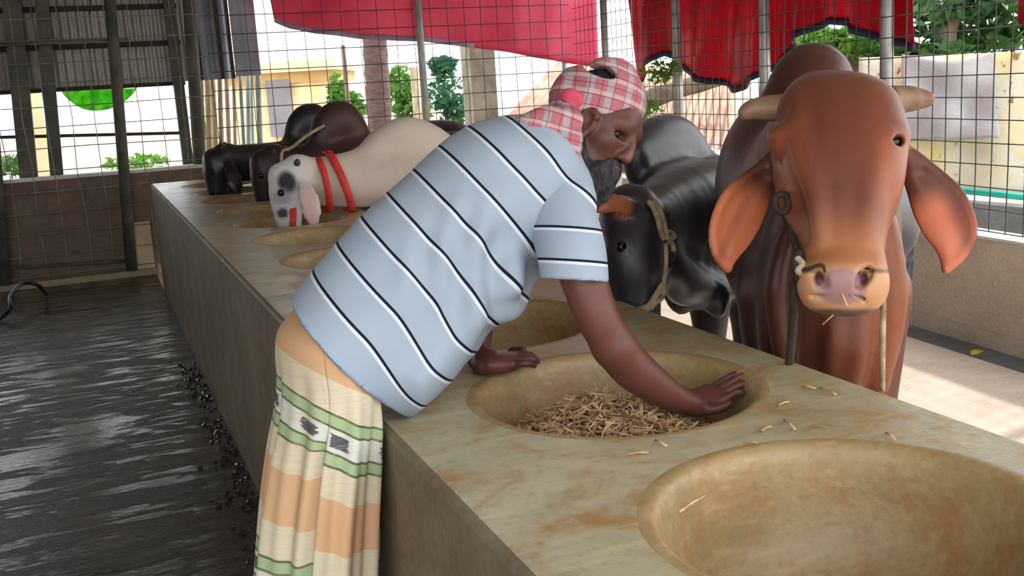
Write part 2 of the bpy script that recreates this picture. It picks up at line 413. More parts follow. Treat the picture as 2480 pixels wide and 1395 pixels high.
mud = MB(); rg = random.Random(5)
for k in range(260):
    x = XL-.012-abs(rg.gauss(0, .07)); y = rg.uniform(2.6, 6.5); r = rg.uniform(.006, .018); n = 6
    vv = [(x+r*rg.uniform(.7, 1.2)*math.cos(q*2*math.pi/n), y+r*1.4*rg.uniform(.7, 1.2)*math.sin(q*2*math.pi/n), -.001) for q in range(n)]+[(x+r*.5*math.cos(q*2*math.pi/n+.4), y+r*.7*math.sin(q*2*math.pi/n+.4), r*rg.uniform(.4, .8)) for q in range(n)]
    mud.add(vv, [(q, (q+1) % n, n+(q+1) % n, n+q) for q in range(n)]+[tuple(range(n, 2*n))])
M['mud'] = simple('wet_mud_crumbs', (58, 48, 40), (36, 28, 22), .15, 9, 0, .2, 30, .01, .7)
tag(mud.build('mud_crumbs', M['mud']), 'wet mud crumbs along the foot of the trough', 'mud', kind='stuff')

# ------------------------------------------------------------------ fences
def wires(A, B, z0, z1, cell_h, cell_v, r, mb=None, jit=.004):
    mb = mb or MB(); A = np.array(A, float); B = np.array(B, float); L = np.linalg.norm(B-A); d = (B-A)/L
    nh = int(L/cell_h); nv = int((z1-z0)/cell_v)
    for k in range(nh+1):
        p = A+d*min(k*cell_h, L); pts = []
        for q in range(7):
            zz = z0+(z1-z0)*q/6; w = d*random.uniform(-jit, jit)*1.5
            pts.append((p[0]+w[0], p[1]+w[1], zz))
        mb.tube(pts, r, 4, False)
    for k in range(nv+1):
        zz = z0+k*cell_v; m = max(4, int(L/1.0))
        mb.tube([(A[0]+d[0]*L*q/m, A[1]+d[1]*L*q/m, zz+random.uniform(-jit, jit)) for q in range(m+1)], r, 4, False)
    return mb
fr = empty('mesh_fence', VW(2145, 300)*np.array([1, 1, 0])+np.array([.09, 0, .6]))
tag(fr, 'galvanised pipe and wire mesh fence standing on the low right wall', 'fence')
for px in (2480+330, 2147, 1853, 1642, 1470):
    b = VW(px, 200, .095); y_ = b[1]
    MB().tube([(wall_x(y_)+.095, y_, .60), (wall_x(y_)+.095, y_, 2.97)], .041, 16).build('post', M['steel'], fr, True)
yA, yZ = 1.5, 10.3
wires((wall_x(yA)+.05, yA), (wall_x(yZ)+.05, yZ), .62, 2.9, .118, .121, .0034).build('wire_mesh', M['wire'], fr, True)['kind'] = 'stuff'
fb = empty('mesh_fence', (2.8, 10.36, .6)); tag(fb, 'back wire mesh fence behind the feeding cattle', 'fence')
pb = VY(1022, 150, 10.36)
MB().tube([(pb[0], 10.36, .6), (pb[0], 10.36, 2.97)], .04, 14).build('post', M['steel'], fb, True)
MB().tube([(wall_x(10.3)+.09, 10.63, -.08), (wall_x(10.3)+.09, 10.63, 2.97)], .04, 14).build('post', M['steel'], fb, True)
wires((1.2, 10.36), (5.0, 10.36), .62, 2.9, .185, .175, .0045).build('wire_mesh', M['wire'], fb, True)['kind'] = 'stuff'
# gate and fence left of the trough end
fg = empty('mesh_gate', (-.8, 10.3, .05)); tag(fg, 'weathered wire mesh gate and posts across the wet alley', 'gate')
def postpx(x0, y0, x1, y1, Y, wpx, name, mat, par, ztop=3.0, zb=None):
    a = VY(x1, y1, Y); b = VY(x0, y0, Y); D = (a-CAM)@AXF; r = wpx*D/F_PX/2
    d = (b-a)/(b[2]-a[2]); zb = a[2] if zb is None else zb
    return MB().tube([a+d*(zb-a[2]), a+d*(ztop-a[2])], r, 14).build(name, mat, par, True)
postpx(268, 20, 318, 640, 10.26, 26, 'gate_post', M['oldpost'], fg, zb=.055)
postpx(-38, 20, 10, 640, 10.26, 24, 'gate_post', M['oldpost'], fg, zb=.055)
postpx(458, 0, 486, 430, 10.5, 30, 'corner_post', M['oldpost'], fg, zb=.985)
wires((-3.4, 10.27), (1.2, 10.27), .10, 2.9, .195, .19, .0045, jit=.012).build('wire_mesh', M['wire_old'], fg, True)['kind'] = 'stuff'
for yy in (646, 100):
    MB().tube([VY(-60, yy+8, 10.27), VY(312, yy-14 if yy > 500 else yy-4, 10.27)], .014, 8).build('rail', M['oldpost'], fg, True)
# two more shed posts behind the gate
for (x0, x1, w, txt) in ((28, 70, 38, 'thick grey shed post at the far left behind the mesh gate'), (100, 138, 28, 'thinner grey shed post beside the thick one behind the mesh gate')):
    a = VY(x1, 425, 10.62); b = VY(x0, 0, 10.62); d = (b-a)/(b[2]-a[2]); r = w*10.2/F_PX/2
    o = MB().bar(a+d*(-.08-a[2]), a+d*(3.0-a[2]), 2*r, 2*r, (0, 1, 0)).build('shed_post', M['oldpost']); tag(o, txt, 'post')

# ------------------------------------------------------------------ tin cladding above the far opening
clad = empty('tin_cladding', (-.6, 10.95, 1.6)); tag(clad, 'grey tin sheet cladding on battens above the far opening', 'cladding')
M['batten'] = simple('dark_batten_wood', (70, 60, 54), (48, 42, 38), .8, 5, 0, .2, 30, .01, stretch=(1, 12, 12))
def sheet(x0, x1, z0, z1, Y, mat, par, pitch=.076, amp=.011, name='tin_sheet'):
    m = MB(); n = max(4, int((x1-x0)/pitch*6)); vv = []
    for k in range(n+1):
        x = x0+(x1-x0)*k/n; y = Y+amp*math.sin(2*math.pi*(x-x0)/pitch); vv += [(x, y, z0), (x, y, z1), (x, y+.002, z1), (x, y+.002, z0)]
    ff = []
    for k in range(n):
        a, b = 4*k, 4*(k+1); ff += [(a, b, b+1, a+1), (a+3, a+2, b+2, b+3)]
    return mk(name, m.add(vv, ff).v, m.f, mat, par, True)
zc = VY(200, 212, 10.95)[2]
xs = [-3.4, -2.5, -1.6, -.72, .16, 1.10]
for k in range(len(xs)-1): sheet(xs[k], xs[k+1]+.03, zc+random.uniform(-.01, .01), 3.0, 10.95+(k % 2)*.006, M['tin'], clad)
for py in (20, 112, 214):
    z = VY(200, py, 10.9)[2]; MB().bar((-3.4, 10.915, z), (1.0, 10.915, z), .03, .05 if py < 200 else .04).build('batten', M['batten'], clad)
M['tin2'] = simple('blue_grey_tin', (150, 156, 168), (120, 124, 136), .5, 2.5, .3, .1, 20)
c2 = empty('tin_partition', (1.4, 11.0, 1.6)); tag(c2, 'blue grey corrugated tin partition right of the corner post', 'cladding')
xa, xb, xm = VY(474, 100, 11)[0], VY(628, 160, 11)[0], VY(560, 100, 11)[0]; zq = VY(560, 186, 11)[2]
sheet(xa, xm, zq-.02, 3.0, 11.0, M['tin2'], c2, .15, .03); sheet(xm, xb, zq, 3.0, 10.93, M['tin2'], c2, .2, .012)
for px in (478, 530, 556): 
    q = VY(px, 100, 10.9); MB().bar((q[0], 10.9, zq-.02), (q[0], 10.9, 3.0), .035, .03, (0, 1, 0)).build('stud', M['batten'], c2)
# rail across the opening and the poles under the partition
M['bamboo'] = simple('bamboo_cane', (196, 178, 146), (150, 132, 104), .6, 6, 0, .15, 30, .01, stretch=(6, 6, 1))
M['bamboo2'] = simple('greyed_bamboo', (196, 206, 204), (140, 158, 160), .6, 6, 0, .15, 30, .01, stretch=(6, 6, 1))
a, b = VY(-20, 333, 10.75), VY(436, 322, 10.75)
tag(MB().tube([a, b], .016, 8).build('rail', M['batten'], smooth=True), 'dark horizontal rail across the bright far opening', 'rail')
q = VY(445, 300, 10.8); tag(MB().box((q[0]-.05, 10.8, .9), (q[0]+.05, 10.9, 3.0)).build('opening_jamb', M['oldpost']), 'grey jamb post at the right of the bright opening', 'post')
for k, px in enumerate((494, 508, 522, 538, 556, 573, 592, 606, 618, 632)):
    b0 = VY(px+random.uniform(-3, 3), 420, 11.06+.12*(k % 3)); t0 = VY(px+random.uniform(-3, 3)-8, 195, 11.06+.12*(k % 3))
    d = (t0-b0); r = random.uniform(.018, .036); pts = [b0+d*q_ for q_ in (-1.1, -.4, 0, .5, 1.0, 1.15)]
    o = MB().tube(pts, [r*1.1, r, r*1.06, r*.98, r, r*.95], 10).build('bamboo_pole', M['bamboo2'] if px > 585 else M['bamboo'], smooth=True)
    tag(o, (['leftmost', 'second', 'third', 'fourth', 'fifth', 'sixth'][k]+' tan upright bamboo pole right of the corner post' if px < 585 else ['leftmost', 'second', 'third', 'rightmost'][k-6]+' greyish upright bamboo pole of the four under the tin partition'), 'bamboo pole', 'grey bamboo poles under the partition' if px > 585 else 'tan bamboo poles under the partition')
# green shade net hanging in the opening
def cloth(name, fn, nu, nv, mat, thick=.004, parent=None):
    vv = []; 
    for i in range(nu+1):
        for j in range(nv+1): vv.append(np.asarray(fn(i/nu, j/nv), float))
    ff = [(i*(nv+1)+j, (i+1)*(nv+1)+j, (i+1)*(nv+1)+j+1, i*(nv+1)+j+1) for i in range(nu) for j in range(nv)]
    o = mk(name, vv, ff, mat, parent, True); md = o.modifiers.new('thickness', 'SOLIDIFY'); md.thickness = thick; return o
def translucent(name, c1, c2, amt=.5, scale=4, rough=.5, stretch=(1, 1, 1), bump=.3):
    t = NT(name); v = t.coord('Object', stretch); n = t.noise(v, scale, 6, .6)
    col = t.ramp(n, [(.35, lin(c1)), (.65, lin(c2))]); nb_ = t.bump(t.noise(v, scale*4, 5), bump, .02); t.out(col, rough)
    tr = t.add('ShaderNodeBsdfTranslucent'); t.link(col, tr.inputs[0]); t.link(nb_, tr.inputs['Normal'])
    mx = t.add('ShaderNodeMixShader'); mx.inputs[0].default_value = amt
    t.link(t.b.outputs[0], mx.inputs[1]); t.link(tr.outputs[0], mx.inputs[2]); t.link(mx.outputs[0], t.n['Material Output'].inputs[0]); return t.m
M['net'] = translucent('green_shade_net', (150, 226, 96), (80, 186, 50), .6, 9)
def netf(u, v):
    x = 150+u*182; top_ = 218+2*math.sin(u*9); depth = 58*math.sin(math.pi*min(1, max(0, u*.95+.05)))**.8
    p = VY(x, top_-6+v*depth, 11.0); return p+np.array([0, .03*math.sin(u*22+v*2), 0])
tag(cloth('shade_net', netf, 40, 10, M['net']), 'green shade net sagging below the tin cladding', 'net')
# white board leaning by the trough end
p = VY(318, 650, 10.31); q = VY(362, 535, 10.31)
M['board'] = simple('pale_plywood', (208, 188, 160), (184, 160, 130), .7, 3, 0, .1)
tag(MB().box((p[0], 10.30, .055), (q[0], 10.325, q[2])).build('board', M['board']), 'pale board standing on the kerb beside the trough end', 'board')
# hose lying on the wet floor
hp = spline([VZ(-30, 800, .02), VZ(0, 772, .03), VY(24, 748, 8.6), VY(23, 722, 8.75), VY(36, 702, 8.9), VY(52, 688, 9.0), VY(74, 685, 9.05), VY(94, 692, 9.1), VZ(112, 712, .02)], 5)
M['hose'] = simple('dark_rubber_hose', (44, 54, 66), (28, 34, 44), .3, 5, 0, .05)
tag(MB().tube(hp, .017, 8).build('hose', M['hose'], smooth=True), 'dark hose arched above the wet alley floor at far left', 'hose')
a = VY(217, -10, 10.1); b = VY(217, 34, 10.1)
tag(MB().tube([a, (a+b)/2+np.array([.01, 0, 0]), b], .007, 8).build('hanging_cord', M['hose'], smooth=True), 'short dark cord hanging from the roof at upper left', 'cord')

# ------------------------------------------------------------------ red tarpaulins
M['tarp_a'] = translucent('red_tarpaulin', (228, 118, 146), (210, 84, 118), .5, 1.2)
M['tarp_b'] = translucent('crimson_tarpaulin', (192, 30, 66), (150, 16, 44), .48, 2.5, .35, (1, 1, .35), .5)
M['hem'] = simple('navy_hem', (40, 42, 78), (24, 26, 48), .6, 8)
def path(pts, u):
    P_ = np.asarray(pts, float); s = np.r_[0, np.cumsum(np.linalg.norm(np.diff(P_, axis=0), axis=1))]; s /= s[-1]
    return np.array([np.interp(u, s, P_[:, k]) for k in range(2)])
pa = [(666, 52), (700, 68), (760, 80), (870, 92), (960, 97), (1020, 100), (1100, 108), (1200, 122), (1300, 140), (1380, 152), (1448, 163)]
YT = 10.52
def tarpA(u, v):
    b = path(pa, u); p = VY(b[0], b[1], YT); z = p[2]+(2.97-p[2])*(1-v)
    lean = (1-v)*-.06*(1-u)**3
    y = YT+.035*math.sin(u*21+v*1.5)+.02*math.sin(u*47+2*v)+.02*math.sin(v*5+u*3); return (p[0]+lean, y, z)
TA = empty('tarpaulin', tarpA(.5, 0)); tag(TA, 'pinkish red tarpaulin hung along the back fence', 'tarpaulin')
cloth('sheet', tarpA, 90, 16, M['tarp_a'], parent=TA)
M['hem_pale'] = simple('faded_hem', (176, 150, 176), (150, 124, 150), .7, 8)
def hemA(u, v):
    a, b = np.array(tarpA(u*.62, 1.0)), np.array(tarpA(u*.62, .9)); return a+np.array([0, -.008, -.008+.055*(1-v)])
cloth('hem', hemA, 70, 2, M['hem_pale'], .006, parent=TA)
pbm = [(1548, 222), (1576, 160), (1606, 132), (1640, 148), (1668, 176), (1716, 196), (1752, 204), (1776, 222), (1800, 214), (1850, 186), (1888, 152), (1920, 112), (1962, 78), (2010, 54),
       (2060, 60), (2108, 84), (2140, 100), (2190, 112), (2238, 118)]
def tarpB(u, v):
    b = path(pbm, u); p = VW(b[0], b[1], .24); tl = VW(1488, 0, .24); w_ = 1-v
    if u < .12:                                        # the slanting left edge
        s = (.12-u)/.12; tgt = np.array([tl[0], tl[1], 2.1]); 
    z = p[2]+(2.97-p[2])*w_
    sh = max(0, 1-u/.25)*.42*min(1, w_*1.4)
    x = p[0]+.05*math.sin(u*34+v*2)+.03*math.sin(u*71+v*4)+.02*math.sin(v*6)
    return (x+.08*sh, p[1]+sh, z)
TB = empty('tarpaulin', tarpB(.5, 0)); tag(TB, 'crimson tarpaulin with a wavy navy hem hung on the right fence', 'tarpaulin')
cloth('sheet', tarpB, 160, 18, M['tarp_b'], parent=TB)
def hemB(u, v):
    a = np.array(tarpB(u, 1.0)); return a+np.array([-.012, 0, -.015+.05*(1-v)])
cloth('hem', hemB, 160, 2, M['hem'], .008, parent=TB)
q = VW(2472, 20, -.1); 
def tarpC(u, v):
    p = VW(2463+u*120+6*math.sin(v*4), 52+14*math.sin(u*7), -.12); return np.array([p[0]+.02*math.sin(u*9+v), p[1], p[2]+(2.97-p[2])*(1-v)])
tag(cloth('tarpaulin', tarpC, 12, 8, M['tarp_b']), 'corner of a red tarpaulin at the upper right edge', 'tarpaulin')
#--PART--
# ================================================================== OUTSIDE
def leafmat(name, c1, c2): return translucent(name, c1, c2, .4, 3, .5, bump=.05)
M['leaf_a'] = leafmat('mango_leaves', (70, 108, 58), (40, 78, 36)); M['leaf_b'] = leafmat('young_leaves', (104, 150, 60), (66, 116, 44)); M['leaf_c'] = leafmat('blue_green_leaves', (60, 116, 84), (40, 88, 60))
M['bark'] = simple('grey_bark', (132, 112, 100), (92, 76, 68), .9, 7, 0, .6, 18, .03, stretch=(1, 1, .4))
M['palm'] = simple('palm_bark', (116, 92, 88), (84, 66, 64), .9, 7, 0, .6, 18, .03, stretch=(1, 1, 6))
M['cream_wall'] = simple('cream_plaster', (226, 208, 168), (206, 186, 140), .9, 2, 0, .1)
M['beam'] = simple('tan_eave', (178, 150, 104), (160, 132, 90), .9, 2, 0, .1)
M['grey_door'] = simple('grey_door', (128, 124, 130), (112, 108, 114), .7, 2, 0, .05)
def leaves(n, fn, size, droop=.3, seed=1):
    rg = random.Random(seed); vv = []; ff = []
    for _ in range(n):
        p = np.asarray(fn(rg), float); d = unit((rg.gauss(0, 1), rg.gauss(0, 1), rg.gauss(-droop, .6))); s = unit(np.cross(d, (rg.gauss(0, 1), rg.gauss(0, 1), rg.gauss(0, 1)))); L = size*rg.uniform(.6, 1.3); w = L*.2
        b = len(vv); vv += [p-d*L/2, p-s*w+np.array([0, 0, .05*L]), p+d*L/2, p+s*w+np.array([0, 0, .05*L])]; ff.append((b, b+1, b+2, b+3))
    return vv, ff
def blobs(cs):
    def fn(rg):
        c = rg.choice(cs); v = np.array([rg.gauss(0, 1), rg.gauss(0, 1), rg.gauss(0, 1)]); v /= np.linalg.norm(v); return c[0]+v*np.array(c[1])*rg.random()**.4
    return fn
def tree(name, label, trunk, tr, mat, cs, n, size, lm, group=None, cat='tree', seed=1):
    root = empty(name, (trunk[0][0], trunk[0][1], -.08)); tag(root, label, cat, group)
    MB().tube(spline(trunk, 5), np.interp(np.linspace(0, 1, 5*(len(trunk)-1)+1), np.linspace(0, 1, len(tr)), tr), 12).build('trunk', mat, root, True)
    vv, ff = leaves(n, blobs(cs), size, seed=seed); o = mk('foliage', vv, ff, lm, root, False); o['kind'] = 'stuff'; return root
def gnd(p): return np.array([p[0], p[1], -.08])
# palm trunk with leaf scars
p0, p1 = V(915, 280, 14.5), V(914, 60, 14.5); base = gnd(p0); pts = [base+(np.array([p1[0], p1[1], 5.4])-base)*q for q in np.linspace(0, 1, 44)]
rr = [(.165+(.012 if k % 2 else 0)) for k in range(44)]
pm = empty('palm_tree', base); tag(pm, 'ringed purple brown palm trunk beyond the back fence', 'tree'); MB().tube(pts, rr, 16).build('trunk', M['palm'], pm, True)
for k in range(9):
    a = k*.7; z0 = pts[-1]; d = np.array([math.cos(a), math.sin(a), 0]); fp = spline([z0, z0+d*.9+[0, 0, .6], z0+d*1.9+[0, 0, .2], z0+d*2.5+[0, 0, -.7]], 5); vv = []; ff = []
    for q in range(len(fp)-1):
        s = np.cross(fp[q+1]-fp[q], (0, 0, 1.0)); s = unit(s)*.5*(1-abs(q/len(fp)-.5))
        b = len(vv); vv += [fp[q], fp[q+1], fp[q+1]+s+[0, 0, -.25], fp[q]+s+[0, 0, -.25], fp[q+1]-s+[0, 0, -.25], fp[q]-s+[0, 0, -.25]]; ff += [(b, b+1, b+2, b+3), (b+1, b, b+5, b+4)]
    mk('frond', vv, ff, M['leaf_a'], pm, False)
q = V(1166, 280, 13.0); M['pillar'] = simple('weathered_pillar', (150, 144, 126), (112, 108, 96), .9, 4, 0, .3)
tag(MB().box((q[0]-.165, q[1]-.165, -.08), (q[0]+.165, q[1]+.165, 4.2)).build('pillar', M['pillar']), 'square weathered pillar beyond the back fence', 'pillar')
q = V(843, 250, 16); tag(MB().tube([gnd(q), (q[0], q[1], 2.3)], .035, 8).build('pole', M['bark'], smooth=True), 'thin grey pole left of the palm trunk', 'pole')
q = V(1010, 250, 15.5); tag(MB().tube([gnd(q), (q[0], q[1], 1.9)], .07, 10).build('pole', M['bamboo'], smooth=True), 'tan stake between the shrubs beside the fence post', 'pole')
# cream house
hs_ = empty('house', gnd(V(700, 300, 24))); tag(hs_, 'cream house with tan eave and grey door far behind', 'house')
def Hb(x0, y0, x1, y1, D, th, name, mat, par=hs_):
    a, b = V(x0, y0, D), V(x1, y1, D); lo = np.minimum(a, b); hi = np.maximum(a, b)
    m = MB(); dirx = unit((V(1000, 200, D)-V(600, 200, D))*np.array([1, 1, 0])); n = np.array([-dirx[1], dirx[0], 0])
    w = abs((b-a)@dirx); o = np.array([a[0], a[1], 0]); z0, z1 = lo[2], hi[2]
    c = [o+dirx*u*w+n*t*th+np.array([0, 0, z]) for z in (z0, z1) for t in (0, 1) for u in (0, 1)]
    m.add(c, [(0, 1, 3, 2), (4, 6, 7, 5), (0, 4, 5, 1), (1, 5, 7, 3), (3, 7, 6, 2), (2, 6, 4, 0)]); return m.build(name, mat, par)
Hb(560, 185, 802, 460, 24, 3, 'wall', M['cream_wall']); Hb(550, 166, 806, 194, 23.8, 3.4, 'eave', M['beam']); Hb(540, 158, 812, 167, 23.6, 3.8, 'roof_slab', M['cream_wall']); Hb(642, 195, 708, 330, 23.85, .1, 'door', M['grey_door'])
# shrubs
for i, (cs, D, lm, txt) in enumerate(((((820, 230, 26, 60), (850, 262, 40, 40)), 17, 'leaf_b', 'bright green shrub right of the cream house'), (((970, 215, 46, 60), (1000, 262, 50, 40)), 16.5, 'leaf_b', 'leafy green shrub between the palm trunk and the fence post'),
                                      (((1080, 225, 46, 60), (1110, 268, 50, 40), (1070, 160, 30, 24)), 16, 'leaf_c', 'blue green shrub between the fence post and the pillar'), (((1400, 160, 60, 26),), 15.0, 'leaf_b', 'small leafy bush showing above the rusty roof'),
                                      (((1555, 262, 22, 30), (1600, 175, 22, 30)), 9.0, 'leaf_b', 'green weed beside the log behind the mesh fence'))):
    cc = [(V(x, y, D), (rx*D/F_PX, .35, ry*D/F_PX)) for x, y, rx, ry in cs]; b = gnd(cc[0][0])
    tree('shrub', txt, [b, b+[0.02, 0, .4], cc[0][0]], [.03, .02, .012], M['bark'], cc, 700 if i < 3 else 160, .16 if i < 3 else .09, M[lm], 'shrubs behind the fences', 'shrub', seed=i+3)
# left opening: pillar and foliage outside
q = V(92, 330, 13.5); tag(MB().box((q[0]-.1, q[1]-.1, -.08), (q[0]+.1, q[1]+.1, 2.6)).build('pillar', M['cream_wall']), 'pale pillar outside the far left opening', 'pillar')
cc = [(V(330, 395, 15), (.5, .4, .12)), (V(190, 240, 15), (.5, .4, .14)), (V(30, 400, 15), (.4, .4, .16))]; b = gnd(cc[0][0])
tree('shrub', 'low green bush in the glare outside the far opening', [b, b+[0, 0, .3], cc[0][0]], [.03, .02, .01], M['bark'], cc[:1], 220, .14, M['leaf_b'], 'shrubs behind the fences', 'shrub', seed=21)
b = gnd(V(25, 400, 15)); tree('shrub', 'dark green bush at the left frame edge outside the opening', [b, b+[0, 0, .3], V(25, 400, 15)], [.03, .02, .01], M['bark'], cc[2:], 220, .14, M['leaf_a'], 'shrubs behind the fences', 'shrub', seed=22)
# rusty corrugated roofs behind the right corner
M['rust'] = simple('rusty_tin', (186, 150, 130), (150, 110, 92), .75, 3, .05, .2, 16, .02)
def slope(c00, c10, c01, c11, n, amp, mat, par, name='roof_sheet'):
    c00, c10, c01, c11 = map(lambda p: np.asarray(p, float), (c00, c10, c01, c11)); nn = unit(np.cross(c10-c00, c01-c00)); vv = []; ff = []
    for k in range(n+1):
        u = k/n; o = nn*amp*(1 if k % 2 else -1); vv += [c00+(c10-c00)*u+o, c01+(c11-c01)*u+o]
    for k in range(n): ff.append((2*k, 2*k+2, 2*k+3, 2*k+1))
    o = mk(name, vv, ff, mat, par, False); o.modifiers.new('thickness', 'SOLIDIFY').thickness = .006; return o
sh = empty('shed_roof', gnd(V(1400, 300, 12))); tag(sh, 'rusty corrugated tin shed roof beyond the fence corner', 'roof')
slope(V(1180, 330, 11.6), V(1760, 360, 10.2), V(1345, 148, 14.2), V(1790, 170, 13.0), 60, .02, M['rust'], sh)
for (px, D) in ((1215, 11.8), (1500, 11.2), (1700, 10.6)):
    q = V(px, 330, D); MB().tube([gnd(q), (q[0], q[1], q[2])], .05, 8).build('post', M['bark'], sh, True)
a, b = V(1530, 256, 11.0), V(1870, 152, 11.2); M['log'] = simple('grey_log', (122, 108, 92), (84, 74, 62), .9, 6, 0, .5, 16, .03)
tag(MB().tube(spline([a, (a*2+b)/3+[0, 0, .02], b], 5), [.10, .11, .10, .11, .10, .09, .10, .09, .09, .08, .08], 12).build('log', M['log'], smooth=True), 'leaning grey log resting on the rusty shed roof', 'log')
# yellow sheet, hanging sack cloth, pipe and low wall on the right
def ytarp():
    t = NT('yellow_cream_sheet'); v = t.coord('Object'); n = t.noise(v, 1.6, 5, .55, .8); n2 = t.noise(v, 9, 5, .6)
    c = t.ramp(n, [(.45, lin((216, 214, 198))), (.62, lin((214, 190, 104)))]); c = t.mix(t.ramp(n2, [(.62, (0, 0, 0)), (.68, (1, 1, 1))]), c, lin((130, 108, 62))); t.bump(n, .5, .05); return t.out(c, .8)
M['ysheet'] = ytarp()
def yf(u, v_):
    x = 2080+u*560; p = V(x, 140-20*u+(470-140+20*u)*v_, 8.3-.9*u); return p+np.array([.04*math.sin(u*14+v_*3), .03*math.sin(v_*6), 0])
tag(cloth('ground_sheet', yf, 40, 16, M['ysheet'], .01), 'yellow and cream sheet hung as a screen outside the right fence', 'sheet')
M['sack'] = translucent('grey_sack_cloth', (206, 204, 206), (184, 182, 186), .35, 3, .9, bump=.5)
def sf(u, v_):
    sag = 22*math.sin(math.pi*u)*(1-v_); x = 2170+u*222+(4*math.sin(v_*9) if u > .9 else 0); y = 140-4*u+sag+(206-sag)*v_; p = V(x, y, 8.3-.9*(x-2080)/560)
    return p-AXF*(.13+.03*math.sin(u*11+v_*4)*(.3+v_)+.02*math.sin(u*5-v_*9))
tag(cloth('sack_cloth', sf, 36, 24, M['sack'], .008), 'grey sack cloth hanging over the yellow sheet', 'cloth')
M['teal'] = simple('turquoise_pipe', (30, 178, 164), (20, 150, 140), .4, 6, 0, 0)
a, b = V(2200, 448, 7.6), V(2640, 494, 6.6); tag(MB().tube([a, b], .023, 10).build('pipe', M['teal'], smooth=True), 'turquoise pipe running along the outer wall', 'pipe')
m = MB(); a, b = V(2100, 462, 7.75), V(2700, 510, 6.6); n = unit(np.cross(b-a, (0, 0, 1)))
if n@AXF < 0: n = -n
A_, B_ = [(p[0], p[1]) for p in (a, b)]; m.add([(a[0], a[1], -.08), (b[0], b[1], -.08), (b[0], b[1], b[2]-.03), (a[0], a[1], a[2]-.03)]+[tuple(np.array(q)+np.r_[n[:2]*.15, 0]) for q in ((a[0], a[1], -.08), (b[0], b[1], -.08), (b[0], b[1], b[2]-.03), (a[0], a[1], a[2]-.03))],
      [(0, 1, 2, 3), (5, 4, 7, 6), (3, 2, 6, 7), (0, 3, 7, 4), (1, 5, 6, 2)])
ow = m.build('outer_wall', M['gutter']); ow['kind'] = 'structure'; ow['label'] = 'grey outer wall beyond the right fence'
# mango trees upper right
def mango(txt, cs, tr, rads, n, D, seed, lm):
    cc = [(V(x, y, D), (rx*D/F_PX, .7, ry*D/F_PX)) for x, y, rx, ry in cs]; tree('mango_tree', txt, tr, rads, M['bark'], cc, n, .20, M[lm], 'mango trees behind the yellow sheet', 'tree', seed)
g0 = gnd(V(2282, 200, 11)); mango('mango tree with a leaning grey trunk at the upper right', [(2200, 40, 90, 60), (2330, 20, 70, 50), (2430, 40, 70, 60), (2400, 95, 80, 34), (2220, 130, 60, 30), (2330, -60, 200, 60)], [g0, V(2282, 130, 11), V(2300, 40, 11), V(2350, -60, 11)], [.16, .14, .12, .09], 1500, 11, 41, 'leaf_a')
g0 = gnd(V(2060, 200, 12)); mango('leafy mango tree seen under the wavy hem of the crimson tarpaulin', [(2050, 120, 70, 44), (2000, 100, 50, 34), (2110, 140, 50, 34)], [g0, V(2060, 180, 12), V(2050, 120, 12)], [.12, .09, .05], 800, 12, 42, 'leaf_b')
#--PART--
# ================================================================== CATTLE
def hide(name, rough=.5, spec=.35, var=.25, sheen=.15):
    t = NT(name); a = t.attr('Col'); v = t.coord('Object'); vh = t.coord('Object', (1, 1, .35))
    n = t.noise(v, 7, 6, .6); n2 = t.noise(vh, 90, 3, .6)
    f = t.math('ADD', t.math('MULTIPLY', t.math('ADD', t.math('MULTIPLY', n, .65), t.math('MULTIPLY', n2, .35)), var*2), 1-var)
    m = t.mix(1.0, a.outputs['Color'], t.ramp(f, [(0, (0, 0, 0)), (1, (1, 1, 1))]), 'MULTIPLY')
    t.bump(t.math('ADD', t.math('MULTIPLY', n2, .5), n), .18, .006)
    t.b.inputs['Sheen Weight'].default_value = sheen; t.b.inputs['Sheen Roughness'].default_value = .4
    return t.out(m, rough, 0, spec)
M['hide_brown'] = hide('brown_hide', .46, .35, .4, .04)
M['hide_black'] = hide('black_hide', .38, .5, .3, .2)
M['hide_pale'] = hide('pale_hide', .6, .3, .15)
M['horn'] = simple('horn', (156, 124, 98), (104, 80, 66), .45, 9, 0, .2, 40, .004)
M['horn_dark'] = simple('dark_horn', (74, 66, 66), (50, 44, 46), .4, 9, 0, .2, 40, .004)
M['eye'] = simple('bull_eye', (30, 18, 14), (14, 8, 8), .08, 6, 0, 0)
M['rope'] = simple('jute_rope', (190, 172, 142), (140, 120, 92), .85, 20, 0, .4, 120, .006)
M['rope_dark'] = simple('dark_rope', (66, 52, 46), (44, 34, 30), .85, 20, 0, .4, 120, .006)
M['halter_red'] = simple('red_halter_webbing', (214, 62, 48), (180, 40, 34), .6, 12, 0, .1)
M['hoof'] = simple('hoof', (58, 50, 46), (40, 34, 32), .5, 9)
L3 = lambda c: np.array(lin(c)[:3])
def mixc(base, col, w): w = np.asarray(w)[:, None]; return base*(1-w)+np.asarray(col)*w
def halfm(body, mat, name, parent, colf, it=2):
    v, f = body.mesh(); v = relax(v, f, it); return v, f

